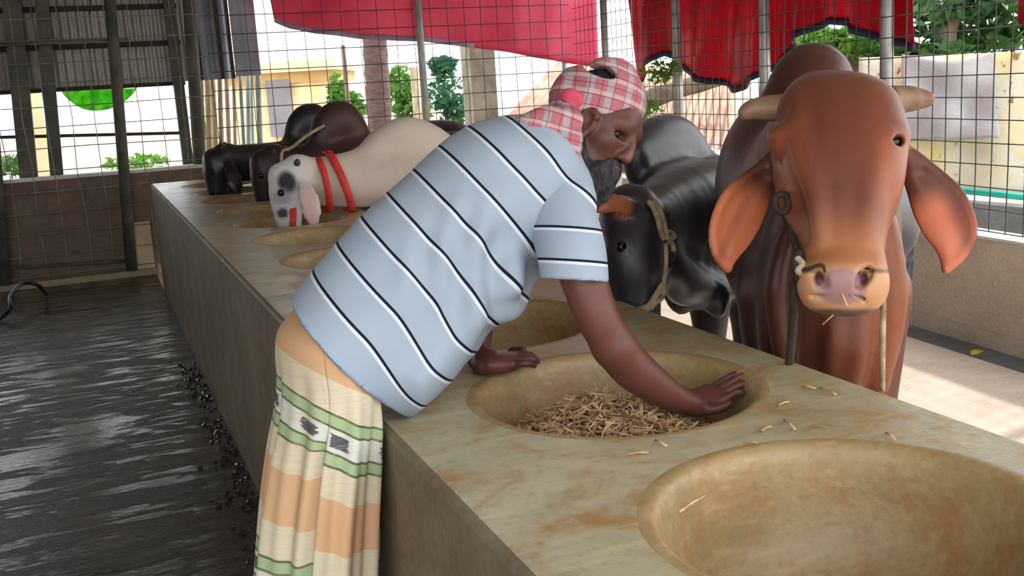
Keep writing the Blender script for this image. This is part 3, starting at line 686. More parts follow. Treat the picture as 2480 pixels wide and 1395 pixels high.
def feeding_cow(name, label, group, loc, yaw, sc, hump_h, mat, colf, h=.017, head_dx=0.0, head_dy=0.0, fat=1.0, hornk=1.0, back=0.0, head_up=0.0, crest=0.0):
    ca, sa = math.cos(yaw), math.sin(yaw)
    def T(p): x, y, z = p; x *= sc; y *= sc; return np.array([loc[0]+ca*x-sa*y, loc[1]+sa*x+ca*y, z*sc])
    def TT(L): return np.array([T(p) for p in L])
    side = np.array([-sa, ca, 0.0])
    pts = TT([(-.85, -.5, -.02), (1.6, .5, 1.7), (-.85, .5, 0), (1.6, -.5, 0), (-.95, head_dy-.25, 0)])
    B = Body(pts.min(0)-.08, pts.max(0)+.08, h); S = sc
    B.tube(TT([(-.02, 0, .95), (.14, 0, .95), (.5, 0, .92), (.9, 0, .97+back), (1.18, 0, 1.0+back), (1.27, 0, .97+back)]),
           np.array([.17, .235, .29, .26, .19, .1])*S*fat, np.array([.27, .32, .33, .29, .24, .16])*S, side, .05)
    B.tube(TT([(-.15, 0, 1.14), (-.05, 0, 1.22+hump_h*.45), (.05, 0, 1.24+hump_h*.55), (.17, 0, 1.20), (.3, 0, 1.14)]),
           np.array([.06, .085, .085, .07, .05])*S, np.array([.08, .13, .13, .1, .07])*S, side, .06)
    hx, hy, hz = head_dx, head_dy, head_up
    if crest: B.tube(TT([(-.48+hx*.5, hy*.7, 1.17+hz*.8), (-.3, hy*.35, 1.20+crest*.25), (-.16, 0, 1.24+crest*.6), (-.02, 0, 1.22+crest), (.14, 0, 1.20+crest*.7), (.34, 0, 1.14)]), np.array([.05, .06, .075, .085, .08, .06])*S, np.array([.07, .08, .09, .1, .1, .08])*S, side, .06)
    B.tube(TT([(.04, 0, 1.02), (-.20, hy*.25, 1.105), (-.42, hy*.6, 1.115+hz*.5), (-.58+hx, hy, 1.14+hz)]), np.array([.17, .125, .1, .085])*S, np.array([.26, .15, .13, .115])*S, side, .05)
    B.tube(TT([(-.62+hx, hy, 1.19+hz), (-.67+hx, hy, 1.10+hz), (-.695+hx, hy, 1.0+hz), (-.695+hx, hy, .90+hz), (-.685+hx, hy, .845+hz)]),
           np.array([.085, .1, .075, .062, .055])*S, np.array([.085, .115, .09, .07, .055])*S, side, .03)
    B.ball(T((-.72+hx, hy, 1.17+hz)), np.array([.06, .07, .06])*S, k=.04)
    B.tube(TT([(-.58+hx, hy, 1.04+hz), (-.38, hy*.5, 1.03), (-.18, 0, 1.0), (-.02, 0, .80)]), np.array([.03, .03, .035, .03])*S, np.array([.06, .06, .06, .1])*S, side, .04)
    for sy in (-1, 1):
        B.tube(TT([(0, .13*sy, .85), (-.02, .14*sy, .66), (-.03, .14*sy, .42), (-.01, .14*sy, .25), (0, .14*sy, .13), (-.01, .14*sy, .06)]),
               np.array([.10, .08, .058, .042, .045, .05])*S, None, side, .03)
        B.tube(TT([(1.02, .15*sy, .9), (.95, .16*sy, .66), (1.12, .16*sy, .46), (1.13, .16*sy, .3), (1.1, .16*sy, .14), (1.08, .16*sy, .06)]),
               np.array([.12, .10, .058, .044, .045, .05])*S, np.array([.17, .13, .062, .046, .045, .05])*S, side, .03)
        B.tube(TT([(-.62+hx, hy+.08*sy, 1.13+hz), (-.61+hx, hy+.15*sy, 1.08+hz), (-.6+hx, hy+.19*sy, .98+hz), (-.6+hx, hy+.19*sy, .88+hz)]),
               np.array([.025, .05, .06, .02])*S, np.array([.02, .016, .014, .012])*S, (ca, sa, 0), .012)
    B.tube(TT([(1.27, 0, 1.1+back), (1.36, 0, .95+back), (1.37, 0, .7), (1.36, 0, .42)]), np.array([.035, .025, .02, .035])*S, None, side, .02)
    v, f = B.mesh(); v = relax(v, f, 5, .6)
    q = v-np.array([loc[0], loc[1], 0]); lx = (q[:, 0]*ca+q[:, 1]*sa)/sc; ly = (-q[:, 0]*sa+q[:, 1]*ca)/sc; lz = q[:, 2]/sc
    root = empty(name, (loc[0], loc[1], 0)); tag(root, label, 'cattle', group)
    col = colf(lx-hx*sstep(-lx, .4, .6), ly-hy*sstep(-lx, .35, .6), lz-hz*sstep(-lx, .4, .6), v)
    mk('body', v, f, mat, root, True, {'Col': col})
    for sy in (-1, 1):
        e = MB(); 
        o = mk('eye', *uvball(T((-.735+hx, hy+.078*sy, 1.075+hz)), np.array([.02, .016, .018])*S*1.1), M['eye'], root)
        b0 = T((-.63+hx, hy+.06*sy, 1.22+hz)); b1 = T((-.63+hx, hy+.11*sy, 1.27+hz)); b2 = T((-.62+hx, hy+.13*sy, 1.32+hz)); b1 = b0+(b1-b0)*hornk; b2 = b0+(b2-b0)*hornk
        MB().tube(spline([b0, b1, b2], 4), np.linspace(.026, .008, 9)*S, 10).build('horn', M['horn_dark'], root, True)
    for (fx, fy) in ((-.015, .14), (-.015, -.14), (1.08, .16), (1.08, -.16)):
        c = T((fx, fy, .03)); MB().tube([c+np.array([0, 0, -.028]), c+np.array([0, 0, .03])], [.062*S, .054*S], 12).build('hoof', M['hoof'], root, True)
    return root, T
def uvball(c, r, n=14, m=9):
    v = []; f = []
    for i in range(m+1):
        for k in range(n):
            t, p = math.pi*i/m, 2*math.pi*k/n; v.append((c[0]+r[0]*math.sin(t)*math.cos(p), c[1]+r[1]*math.sin(t)*math.sin(p), c[2]+r[2]*math.cos(t)))
    for i in range(m):
        for k in range(n): f.append((i*n+k, (i+1)*n+k, (i+1)*n+(k+1) % n, i*n+(k+1) % n))
    return v, f
def col_pale(x, y, z, v):
    c = np.tile(L3((206, 190, 176)), (len(v), 1)); n = wnoise(v, 9, 3)
    c = mixc(c, L3((178, 160, 150)), sstep(n, -.2, .5)*.5)
    c = mixc(c, L3((216, 214, 216)), sstep(-x, .5, .66)*.8)
    c = mixc(c, L3((40, 38, 44)), (1-sstep(np.hypot(x+.70, (z-1.13)*.8), .035, .065)))
    c = mixc(c, L3((140, 140, 150)), (1-sstep(np.hypot(x+.73, (z-1.05)*1.0), .02, .07))*.8)
    c = mixc(c, L3((60, 64, 84)), (1-sstep(np.hypot(x+.735, z-.96), .02, .04)))
    c = mixc(c, L3((206, 150, 140)), sstep(np.abs(y), .12, .16)*sstep(-x, .55, .59)*(z > .8)*.6)
    return c
def col_dark(x, y, z, v):
    c = np.tile(L3((74, 46, 44)), (len(v), 1)); c = mixc(c, L3((44, 30, 38)), sstep(-x, -.1, .3)*.7)
    return mixc(c, L3((120, 66, 56)), sstep(np.abs(y), .12, .16)*sstep(-x, .55, .59)*(z > .8)*.8)
def col_black(x, y, z, v):
    c = np.tile(L3((34, 30, 36)), (len(v), 1)); return mixc(c, L3((60, 50, 50)), sstep(wnoise(v, 8, 5), 0, .6)*.3)
G = 'cattle feeding at the far basins'
white_cow, TW = feeding_cow('cow', 'cream white cow wearing a red halter with its muzzle at a basin', G, (1.72, 5.74), 0.0, .97, .02, M['hide_pale'], col_pale, head_dx=-.075, head_dy=-.10, h=.014, hornk=.3, head_up=.03, crest=.145)
dark_cow, TD = feeding_cow('cow', 'dark brown cow with a rounded hump just behind the white cow', G, (1.60, 7.03), 0.06, 1.0, .27, M['hide_brown'], col_dark, head_dx=.17, head_dy=.0, hornk=.2)
black_cow, TK = feeding_cow('cow', 'black cow farthest along the trough with lowered head', G, (1.60, 7.98), 0.03, 1.0, .25, M['hide_black'], col_black, head_dx=-.05, head_dy=-.14, back=.06, hornk=.6)
# red halter of the white cow
hal = empty('halter', TW((-.6, -.1, 1.0))); tag(hal, 'red webbing halter strapped on the white cow', 'halter')
def strap(P0, tilt, ra, rb, w, name, cx=0.0, par=hal):
    """ring of webbing: centre P0, half height rb, half width ra, tilted by tilt along x"""
    m = MB(); n = 28; vv = []
    for k in range(n):
        a = 2*math.pi*k/n; y = ra*math.cos(a); z = rb*math.sin(a); x = tilt*z
        for dx, dr in ((-w/2, 1.0), (w/2, 1.0), (w/2, 1.06), (-w/2, 1.06)): vv.append(P0+np.array([x+dx, y*dr, z*dr]))
    ff = []
    for k in range(n):
        a, b = 4*k, 4*((k+1) % n)
        for q in range(4): ff.append((a+q, a+(q+1) % 4, b+(q+1) % 4, b+q))
    return mk(name, m.add(vv, ff).v, m.f, M['halter_red'], par, True)
strap(TW((-.46, -.065, 1.125)), -.30, .128, .168, .044, 'neck_strap')
strap(TW((-.56, -.085, 1.12)), -.10, .12, .145, .036, 'cheek_strap')
strap(TW((-.768, -.10, .935)), .2, .096, .10, .036, 'nose_band')
# pale rope on the dark brown cow
r0, r1 = TD((-.36, -.12, 1.24)), TD((-.12, -.12, 1.37))
tag(MB().tube(spline([TD((-.44, -.13, 1.10)), TD((-.42, -.12, 1.22)), r0, (r0+r1)/2+np.array([0, 0, .012]), r1], 4), .011, 8).build('lead_rope', M['rope'], smooth=True), 'pale lead rope over the neck of the dark brown cow', 'rope')

# ------------------------------------------------------------------ black bull beside the man
def R(px, D): return px*D/F_PX
AU, AR = AXU, AXR
bb = empty('bull', V(1700, 560, 3.8)*np.array([1, 1, 0])); tag(bb, 'black bull with lowered head between the man and the brown bull', 'cattle')
B = Body((1.25, 2.45, -.01), (3.95, 4.6, 1.66), .015)
sdv = unit(np.cross(unit(V(2110, 560, 4.55)-V(1700, 560, 3.62)), (0, 0, 1)))
B.tube([V(1655, 572, 3.62), V(1740, 555, 3.95), V(1870, 555, 4.28), V(2010, 540, 4.55), V(2120, 525, 4.78), V(2150, 535, 4.84)], [.17, .23, .26, .26, .2, .1], [.225, .265, .29, .29, .26, .18], sdv, .06, smooth=12)
B.tube([V(1545, 400, 3.62), V(1585, 370, 3.76), V(1640, 365, 3.92), V(1700, 430, 4.05), V(1790, 500, 4.15)], [.05, .085, .09, .07, .05], [.1, .13, .125, .1, .08], sdv, .07, smooth=12)
B.tube([V(1690, 560, 3.75), V(1630, 560, 3.52), V(1600, 545, 3.38), V(1566, 545, 3.24)], [.19, .155, .11, .085], [.25, .21, .15, .1], AR*.3+sdv, .06)
# head: poll to muzzle, held just outside the trough
B.tube([V(1528, 512, 3.16), V(1526, 565, 3.13), V(1528, 625, 3.11), V(1536, 690, 3.11), V(1546, 755, 3.11), V(1552, 815, 3.11)], [.078, .098, .096, .078, .066, .058], [.085, .105, .105, .085, .07, .058], AR, .03, p=2.5)
B.ball(V(1526, 506, 3.14), (.088, .05, .06), (AR, AU, AXF), .03)
B.ball(V(1572, 640, 3.15), (.05, .085, .07), (AR, AU, AXF), .04)
B.tube([V(1620, 640, 3.22), V(1650, 680, 3.28), V(1690, 695, 3.42), V(1745, 705, 3.6)], [.05, .06, .06, .05], [.09, .08, .06, .05], AR, .05)
for (px, py) in ((1655, 738), (1690, 728), (1738, 752), (1640, 735)):
    B.tube([V(px-4, py-40, 3.44), V(px, py, 3.44), V(px+4, py+14, 3.45)], [.05, .03, .012], [.04, .025, .012], AR, .03)
for (px, D) in ((1716, 3.75), (1800, 4.1), (2060, 4.62), (2140, 4.85)):
    t0 = V(px, 640, D); g = np.array([t0[0], t0[1], 0])
    B.tube([t0, g+[0, 0, .55], g+[0, 0, .40], g+[0, 0, .22], g+[0, 0, .12], g+[0, 0, .05]], [.10, .05, .045, .04, .042, .05], None, AR, .03)
    hc = g+np.array([0, 0, .03]); MB().tube([hc+[0, 0, -.028], hc+[0, 0, .03]], [.06, .053], 12).build('hoof', M['hoof'], bb, True)
B.tube([V(1548, 506, 3.08), V(1510, 494, 3.03), V(1468, 498, 3.0), V(1436, 514, 2.99)], [.02, .034, .032, .012], [.018, .016, .014, .01], unit(AU+.45*AXF), .012)   # his right ear
B.tube([V(1575, 545, 3.2), V(1600, 585, 3.14), V(1612, 625, 3.11), V(1620, 652, 3.1)], [.03, .04, .036, .012], [.02, .018, .015, .012], AR, .012)                   # his left ear
B.tube([V(2165, 470, 4.84), V(2200, 560, 4.86), V(2196, 680, 4.86), V(2185, 780, 4.84)], [.035, .03, .028, .04], None, AR, .03)
B.ball(V(1502, 597, 3.04), .03, k=.03)
v, f = B.mesh(); v = relax(v, f, 8, .6)
c = np.tile(L3((40, 36, 46)), (len(v), 1)); c = mixc(c, L3((66, 62, 74)), sstep(wnoise(v*np.array([1, 1, .4]), 12, 8), .05, .7)*.5)
def pxs(v): d = v-CAM; z = d@AXF; return W_PX/2+F_PX*(d@AXR)/z, H_PX/2-F_PX*(d@AXU)/z, z
def surf(x, y, vv, r=10, lift=.006, dflt=2.3):           # point just in front of a surface where it is seen at x,y
    X_, Y_, Z_ = pxs(vv); m = (np.abs(X_-x) < r) & (np.abs(Y_-y) < r)
    return V(x, y, (Z_[m].min() if m.any() else dflt)-lift)
def near(v, p, r0, r1): return 1-sstep(np.linalg.norm(v-p, axis=1), r0, r1)
c = mixc(c, L3((176, 104, 66)), np.maximum(near(v, V(1500, 496, 3.02), .03, .055), near(v, V(1460, 500, 3.0), .03, .05))*.95)
c = mixc(c, L3((110, 70, 74)), near(v, V(1600, 605, 3.12), .02, .05)*.8)
mk('body', v, f, M['hide_black'], bb, True, {'Col': c})
mk('eye', *uvball(surf(1506, 598, v, 9, -.006, 2.9), (.017, .013, .017)), M['eye'], bb)
MB().tube(spline([V(1560, 520, 3.1), V(1535, 522, 3.06), V(1524, 516, 3.04)], 4), np.linspace(.03, .012, 9), 12).build('horn', M['horn_dark'], bb, True)
MB().tube(spline([V(1500, 505, 3.18), V(1480, 515, 3.2), V(1470, 530, 3.2)], 4), np.linspace(.03, .012, 9), 12).build('horn', M['horn_dark'], bb, True)
hb = empty('halter', V(1605, 560, 3.1)); tag(hb, 'pale jute rope halter knotted on the black bull', 'halter')
SB = lambda pts, lift: spline([surf(x, y, v, 9, lift, 3.0) for x, y in pts], 5)
for off in (-7, 5): MB().tube(SB([(1578+off, 488), (1590+off, 505), (1600+off, 530), (1607+off, 560), (1612+off*.5, 580)], .004), .009, 8).build('head_rope', M['rope'], hb, True)
MB().tube(SB([(1604, 568), (1620, 562), (1632, 572), (1618, 582), (1628, 592), (1631, 606)], .010), .009, 8).build('knot', M['rope'], hb, True)
MB().tube(SB([(1612, 590), (1613, 640), (1606, 690), (1600, 715)], .004), .007, 8).build('cheek_rope', M['rope'], hb, True)
MB().tube(SB([(1604, 690), (1590, 712), (1574, 738), (1558, 756)], .006), .010, 8).build('nose_rope', M['rope'], hb, True)
MB().tube(SB([(1608, 700), (1602, 722), (1586, 734), (1576, 748)], .008), .008, 8).build('nose_rope', M['rope'], hb, True)
MB().tube(SB([(1575, 742), (1560, 748), (1548, 752)], .006), .012, 8).build('nose_rope', M['rope'], hb, True)

# ------------------------------------------------------------------ brown bull facing the camera
bu = empty('bull', V(2000, 700, 3.0)*np.array([1, 1, 0])); tag(bu, 'large reddish brown humped bull facing the camera with drooping ears', 'cattle')
B = BT = Body((1.25, 1.55, -.01), (2.75, 3.35, 1.74), .0105)
fdir = unit((V(2030, 450, 3.3)-V(2030, 450, 2.3))*np.array([1, 1, 0])); sd3 = unit(np.cross(fdir, (0, 0, 1)))
# trunk
B.tube([V(1985, 690, 2.72), V(1952, 560, 2.90), V(1912, 472, 3.10), V(1905, 455, 3.30), V(1915, 465, 3.48), V(1925, 475, 3.55)], [.18, .23, .22, .21, .17, .09], [.27, .31, .315, .29, .25, .17], sd3, .06, smooth=10)
B.tube([V(1945, 330, 2.85), V(1955, 250, 2.92), V(1968, 205, 3.0), V(1985, 250, 3.12), V(1985, 330, 3.25)], [.10, .12, .115, .1, .07], [.10, .12, .12, .1, .08], sd3, .06)
# neck and dewlap
B.tube([V(1962, 600, 2.9), V(1975, 470, 2.74), V(1998, 360, 2.60), V(2018, 300, 2.5)], [.23, .2, .15, .12], [.24, .22, .17, .12], sd3, .06)
B.tube([V(2030, 480, 2.50), V(2020, 640, 2.52), V(2010, 760, 2.56), V(2000, 880, 2.62), V(1995, 960, 2.7)], [.12, .165, .178, .16, .12], [.10, .13, .13, .12, .1], sd3, .05)
for (x0, y0, x1, y1, x2, y2, r) in ((2030, 740, 2020, 830, 2015, 930, .022), (2085, 700, 2075, 850, 2060, 940, .028), (2145, 560, 2160, 720, 2130, 930, .03), (1910, 560, 1880, 700, 1900, 880, .028)):
    B.tube([V(x0, y0, 2.43), V(x1, y1, 2.43), V(x2, y2, 2.49)], [r*.7, r, r*.8], [r*.8, r, r*.8], sd3, .035)
# head, ears: a finer skin that grows out of the neck
B = Body((1.1, 1.45, .95), (1.95, 2.2, 1.66), .0048)
B.tube([V(1990, 420, 2.68), V(2004, 360, 2.58), V(2018, 310, 2.5)], [.15, .14, .12], [.16, .15, .12], sd3, .05); B.tube([V(2030, 470, 2.46), V(2022, 600, 2.50)], [.10, .13], [.08, .1], sd3, .05)
hx = [(2026, 280, 2.42), (2028, 308, 2.395), (2030, 352, 2.345), (2031, 412, 2.30), (2033, 485, 2.255), (2037, 560, 2.215), (2038, 622, 2.18), (2038, 668, 2.155), (2038, 694, 2.150)]
hw = np.array([140, 150, 157, 142, 114, 96, 88, 95, 92])*2.28/F_PX; hd = np.array([.092, .115, .135, .132, .115, .096, .085, .078, .058])
B.tube([V(*p) for p in hx], hw, hd, AR, .03, p=2.8, smooth=14)
B.ball(V(2030, 262, 2.36), (.11, .06, .06), (AR, AU, AXF), .05)                      # forehead
for s_ in (-1, 1): B.tube([V(2031+s_*88, 240, 2.315), V(2031+s_*94, 300, 2.252), V(2031+s_*86, 370, 2.206), V(2034+s_*62, 470, 2.156), V(2037+s_*48, 590, 2.12)], [.012, .024, .026, .022, .014], [.014, .020, .022, .02, .014], AR, .022)   # bony ridges
for s_, ex in ((1, 2150), (-1, 1902)):
    B.ball(V(ex, 328, 2.275), (.036, .022, .04), (AR, AU, AXF), .03)                   # brow
    B.ball(V(2036+s_*78, 450, 2.25), (.035, .09, .06), (AR, AU, AXF), .05)            # cheek
for s_ in (-1, 1):
    B.ball(V(2038+s_*62, 690, 2.115), (.034, .04, .04), (AR, AU, AXF), .03)           # nostril wings
B.tube([V(1978, 722, 2.145), V(2038, 732, 2.105), V(2098, 722, 2.145)], .026, .02, AXF, .015)   # lower lip
B.ball(V(2038, 672, 2.10), (.055, .045, .045), (AR, AU, AXF), .03)
for s_ in (-1, 1):
    B.tube([V(2038+s_*44, 690, 2.065), V(2038+s_*54, 672, 2.062), V(2038+s_*66, 660, 2.08)], [.010, .014, .008], [.016, .02, .014], AR, .01, sub=True)
B.tube([V(1968, 716, 2.09), V(2038, 728, 2.062), V(2108, 716, 2.09)], .004, .007, AXF, .006, sub=True)
for pts in ([(2118, 262, 2.30), (2100, 300, 2.262), (2098, 345, 2.235), (2108, 380, 2.225)], [(2146, 258, 2.315), (2132, 290, 2.275), (2128, 320, 2.255)], [(2112, 388, 2.222), (2135, 392, 2.225), (2150, 384, 2.24)]):
    B.tube([V(*p)-AXF*.012 for p in pts], .0065, .009, AR, .008)
B.tube([V(1872, 380, 2.31), V(1900, 386, 2.27), V(1940, 380, 2.232), V(1968, 372, 2.215)], .006, .008, AXF, .014, sub=True)
B.ball(V(1894, 346, 2.285), (.024, .028, .04), (AR, AU, AXF), .03)
B.ball(V(2160, 347, 2.225), (.025, .0145, .04), (unit(AR+.4*AU), unit(AU-.4*AR), AXF), .005, sub=True)
B.tube([V(2136, 352, 2.222), V(2150, 334, 2.218), V(2172, 326, 2.232)], .006, .006, AXF, .006)
B.tube([V(2140, 362, 2.235), V(2160, 366, 2.24), V(2178, 356, 2.26)], .006, .006, AXF, .01)
# ears: broad hanging leaves, cupped
eL = [V(1893, 372, 2.42), V(1846, 432, 2.42), V(1800, 500, 2.40), V(1768, 565, 2.385), V(1757, 615, 2.38), V(1762, 654, 2.38)]
B.tube(eL, np.array([26, 42, 66, 62, 40, 8])*2.4/F_PX, [.028, .02, .017, .016, .015, .012], unit(np.array(AR)*.72+AXF*.28), .014)
eR = [V(2180, 362, 2.40), V(2226, 420, 2.39), V(2272, 490, 2.37), V(2304, 560, 2.35), V(2306, 612, 2.345), V(2290, 656, 2.345)]
B.tube(eR, np.array([24, 42, 64, 60, 36, 8])*2.37/F_PX, [.028, .02, .017, .016, .015, .012], unit(np.array(AR)*.75-AXF*.25), .014)
for pts, dd in ((eL, 1), (eR, -1)):                                                   # hollow of the ear
    B.tube([p-AXF*.024 for p in pts[1:5]], np.array([14, 36, 32, 12])*2.4/F_PX, .011, AR, .014, sub=True)
# legs
BH = B; B = BT
for (px, D, dy) in ((1905, 2.74, 0), (2080, 2.70, 0), (1890, 3.38, 0), (2010, 3.45, 0)):
    t0 = V(px, 820, D); g = np.array([t0[0], t0[1], 0])
    B.tube([t0+np.array([0, 0, .12]), g+[0, 0, .6], g+[0, 0, .42], g+[0, 0, .24], g+[0, 0, .13], g+[0, 0, .05]], [.13, .085, .06, .045, .046, .055], None, sd3, .03)
    hc = g+np.array([0, 0, .03]); MB().tube([hc+[0, 0, -.028], hc+[0, 0, .03]], [.066, .057], 12).build('hoof', M['hoof'], bu, True)
B.tube([V(1935, 400, 3.62), V(1945, 540, 3.68), V(1950, 700, 3.68)], [.035, .025, .04], None, sd3, .02)
v, f = BT.mesh(); v = relax(v, f, 4); v2, f2 = BH.mesh(); v2 = relax(v2, f2, 3); nh = len(v); v, f = join((v, f), (v2, f2))
nrm = normals(v, f); X_, Y_, Z_ = pxs(v)
c = np.tile(L3((106, 54, 36)), (len(v), 1)); n1 = wnoise(v, 14, 21)
c = mixc(c, L3((74, 38, 28)), sstep(n1, -.1, .5)*.55)
hz = np.array([[p[1], p[2]] for p in hx]); hd_ = (1-sstep(Z_-np.interp(Y_, hz[:, 0], hz[:, 1]), .05, .10))*(1-sstep(np.abs(X_-2033), 175, 190))*(Y_ < 790)   # head region
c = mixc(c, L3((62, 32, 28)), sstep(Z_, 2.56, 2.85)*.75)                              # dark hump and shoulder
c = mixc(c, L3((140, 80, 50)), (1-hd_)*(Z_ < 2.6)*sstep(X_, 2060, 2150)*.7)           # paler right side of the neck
c = mixc(c, L3((120, 64, 44)), hd_*.8)
c = mixc(c, L3((98, 50, 38)), hd_*(1-sstep(np.abs(X_-2026), 40, 100))*(1-sstep(Y_, 480, 600))*.7)
c = mixc(c, L3((152, 86, 54)), hd_*sstep(np.abs(X_-2030), 78, 122)*sstep(Y_, 290, 360)*(1-sstep(Y_, 470, 560))*.7)
c = mixc(c, L3((156, 100, 64)), hd_*sstep(Y_, 480, 610))
c = mixc(c, L3((186, 138, 98)), hd_*sstep(Y_, 625, 665))
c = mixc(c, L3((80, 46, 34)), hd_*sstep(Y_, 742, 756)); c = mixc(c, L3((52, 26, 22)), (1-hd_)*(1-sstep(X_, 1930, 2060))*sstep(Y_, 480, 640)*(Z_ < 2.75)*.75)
c = mixc(c, L3((150, 112, 110)), (1-sstep(np.hypot((X_-2038)/64, (Y_-694)/46), .85, 1.1))*hd_)
for s_ in (-1, 1): c = mixc(c, L3((66, 38, 38)), (1-sstep(np.hypot((X_-2038-s_*54)/16, (Y_-674)/24), .5, 1.0))*hd_)
c = mixc(c, L3((70, 42, 36)), hd_*(1-sstep(np.abs(Y_-656+abs(0)), 2, 7))*sstep(np.abs(X_-2038), 58, 70)*.8)
def emask(pts): return np.min(np.stack([np.linalg.norm(v-p, axis=1) for p in spline(pts, 3)]), 0)
isH = np.arange(len(v)) >= nh; eLm = isH & (emask(eL) < .075) & (np.abs(Z_-2.40) < .055) & (X_ < 1900) & (Y_ > 362); eRm = isH & (emask(eR) < .075) & (np.abs(Z_-2.37) < .06) & (X_ > 2180) & (Y_ > 362)
tl = ((X_-1890)*-.42+(Y_-375)*.9)/300; tr_ = ((X_-2185)*.42+(Y_-365)*.9)/310
c = mixc(c, L3((90, 48, 36)), (eLm | eRm)*.9)
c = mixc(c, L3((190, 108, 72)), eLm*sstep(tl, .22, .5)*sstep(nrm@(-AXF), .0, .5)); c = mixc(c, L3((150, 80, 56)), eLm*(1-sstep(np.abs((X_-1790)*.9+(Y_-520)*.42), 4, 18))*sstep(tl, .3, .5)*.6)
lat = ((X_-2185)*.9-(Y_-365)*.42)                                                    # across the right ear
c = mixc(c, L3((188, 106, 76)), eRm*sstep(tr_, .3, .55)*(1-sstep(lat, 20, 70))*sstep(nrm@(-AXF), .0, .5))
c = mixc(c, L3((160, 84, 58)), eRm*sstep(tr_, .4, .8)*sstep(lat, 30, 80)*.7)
c = mixc(c, L3((84, 50, 38)), near(v, V(2160, 347, 2.245), .018, .034)*.8)
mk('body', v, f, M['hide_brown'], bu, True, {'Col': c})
mk('eye', *uvball(V(2161, 347, 2.245), (.025, .022, .022)), M['eye'], bu)
mk('eye', *uvball(V(1893, 372, 2.335), (.018, .02, .018)), M['eye'], bu)
MB().tube(spline([V(1905, 262, 2.44), V(1860, 262, 2.45), V(1822, 266, 2.45), V(1793, 280, 2.44)], 5), [.034, .034, .033, .032, .031, .030, .029, .028, .027, .026, .025, .023, .021, .018, .014, .006], 16).build('horn', M['horn'], bu, True)
MB().tube(spline([V(2155, 245, 2.42), V(2192, 240, 2.43), V(2232, 240, 2.43), V(2263, 242, 2.42)], 5), [.036, .036, .035, .034, .033, .032, .031, .030, .028, .026, .024, .022, .02, .017, .013, .006], 16).build('horn', M['horn'], bu, True)
hb = empty('halter', V(1930, 620, 2.2)); tag(hb, 'rope halter with hanging ends on the brown bull', 'halter')
MB().tube(spline([V(1888, 440, 2.36), V(1892, 490, 2.33), V(1915, 560, 2.25), V(1935, 620, 2.17), V(1938, 662, 2.14)], 5), .008, 8).build('cheek_rope', M['rope_dark'], hb, True)
MB().tube(spline([V(1938, 612, 2.15), V(1928, 640, 2.13), V(1934, 668, 2.12), V(1925, 690, 2.15), V(1922, 760, 2.2), V(1914, 850, 2.27), V(1910, 900, 2.32)], 5), .010, 8).build('hanging_rope', M['rope_dark'], hb, True)
MB().tube(spline([V(1930, 625, 2.13), V(1944, 640, 2.115), V(1932, 655, 2.11), V(1946, 668, 2.12)], 5), .007, 8).build('knot', M['rope'], hb, True)
MB().tube(spline([V(2150, 470, 2.30), V(2138, 560, 2.22), V(2131, 610, 2.15), V(2134, 660, 2.13)], 5), .007, 8).build('cheek_rope', M['rope_dark'], hb, True)
MB().tube(spline([V(2136, 600, 2.15), V(2126, 625, 2.13), V(2136, 650, 2.12), V(2128, 662, 2.12)], 5), .006, 8).build('knot', M['rope'], hb, True)
MB().tube(spline([V(2136, 640, 2.14), V(2139, 720, 2.22), V(2138, 820, 2.28), V(2137, 945, 2.34)], 6), .0062, 8).build('hanging_rope', M['rope'], hb, True)
MB().tube(spline([V(1940, 655, 2.12), V(1960, 650, 2.09), V(1990, 642, 2.075), V(2000, 660, 2.07)], 5), .004, 8).build('nose_rope', M['rope_dark'], hb, True)
MB().tube(spline([V(2132, 655, 2.12), V(2110, 650, 2.09), V(2085, 648, 2.075), V(2078, 662, 2.07)], 5), .004, 8).build('nose_rope', M['rope_dark'], hb, True)
rg = MB(); _rc = pxs(surf(1893, 492, v, 14, .012, 2.3)[None])[2][0]; rp = [V(1893+17*math.cos(a), 492+22*math.sin(a), _rc) for a in np.linspace(0, 2*math.pi, 19)]
rg.tube(rp, .008, 8, False).build('ring', M['rope_dark'], hb, True)
#--PART--
# ================================================================== THE MAN
def skin():
    t = NT('brown_skin'); a = t.attr('Col'); v = t.coord('Object'); n = t.noise(v, 26, 5, .6); n2 = t.noise(v, 260, 3)
    c = t.mix(t.math('MULTIPLY', n, .5), a.outputs['Color'], lin((60, 34, 28))); t.bump(t.math('ADD', n2, n), .12, .003)
    t.b.inputs['Subsurface Weight'].default_value = .08; t.b.inputs['Subsurface Radius'].default_value = (.01, .004, .002)
    return t.out(c, .48, 0, .4)
M['skin'] = skin()
man = empty('person', (.36, 1.98, 0)); tag(man, 'bearded man in a striped polo shirt and sarong bending over the trough', 'person')
B = B0 = Body((.12, 1.55, 0), (1.35, 2.42, 1.58), .010)
_hf = unit(AR*.90-AU*.45); hu = unit(AU*.90+AR*.45); _t = math.radians(32); hf = math.cos(_t)*_hf-math.sin(_t)*AXF; hs = math.cos(_t)*AXF+math.sin(_t)*_hf
HC = V(1447, 290, 2.22)
def H(f_, s_, u_): return HC+hf*f_+hs*s_+hu*u_
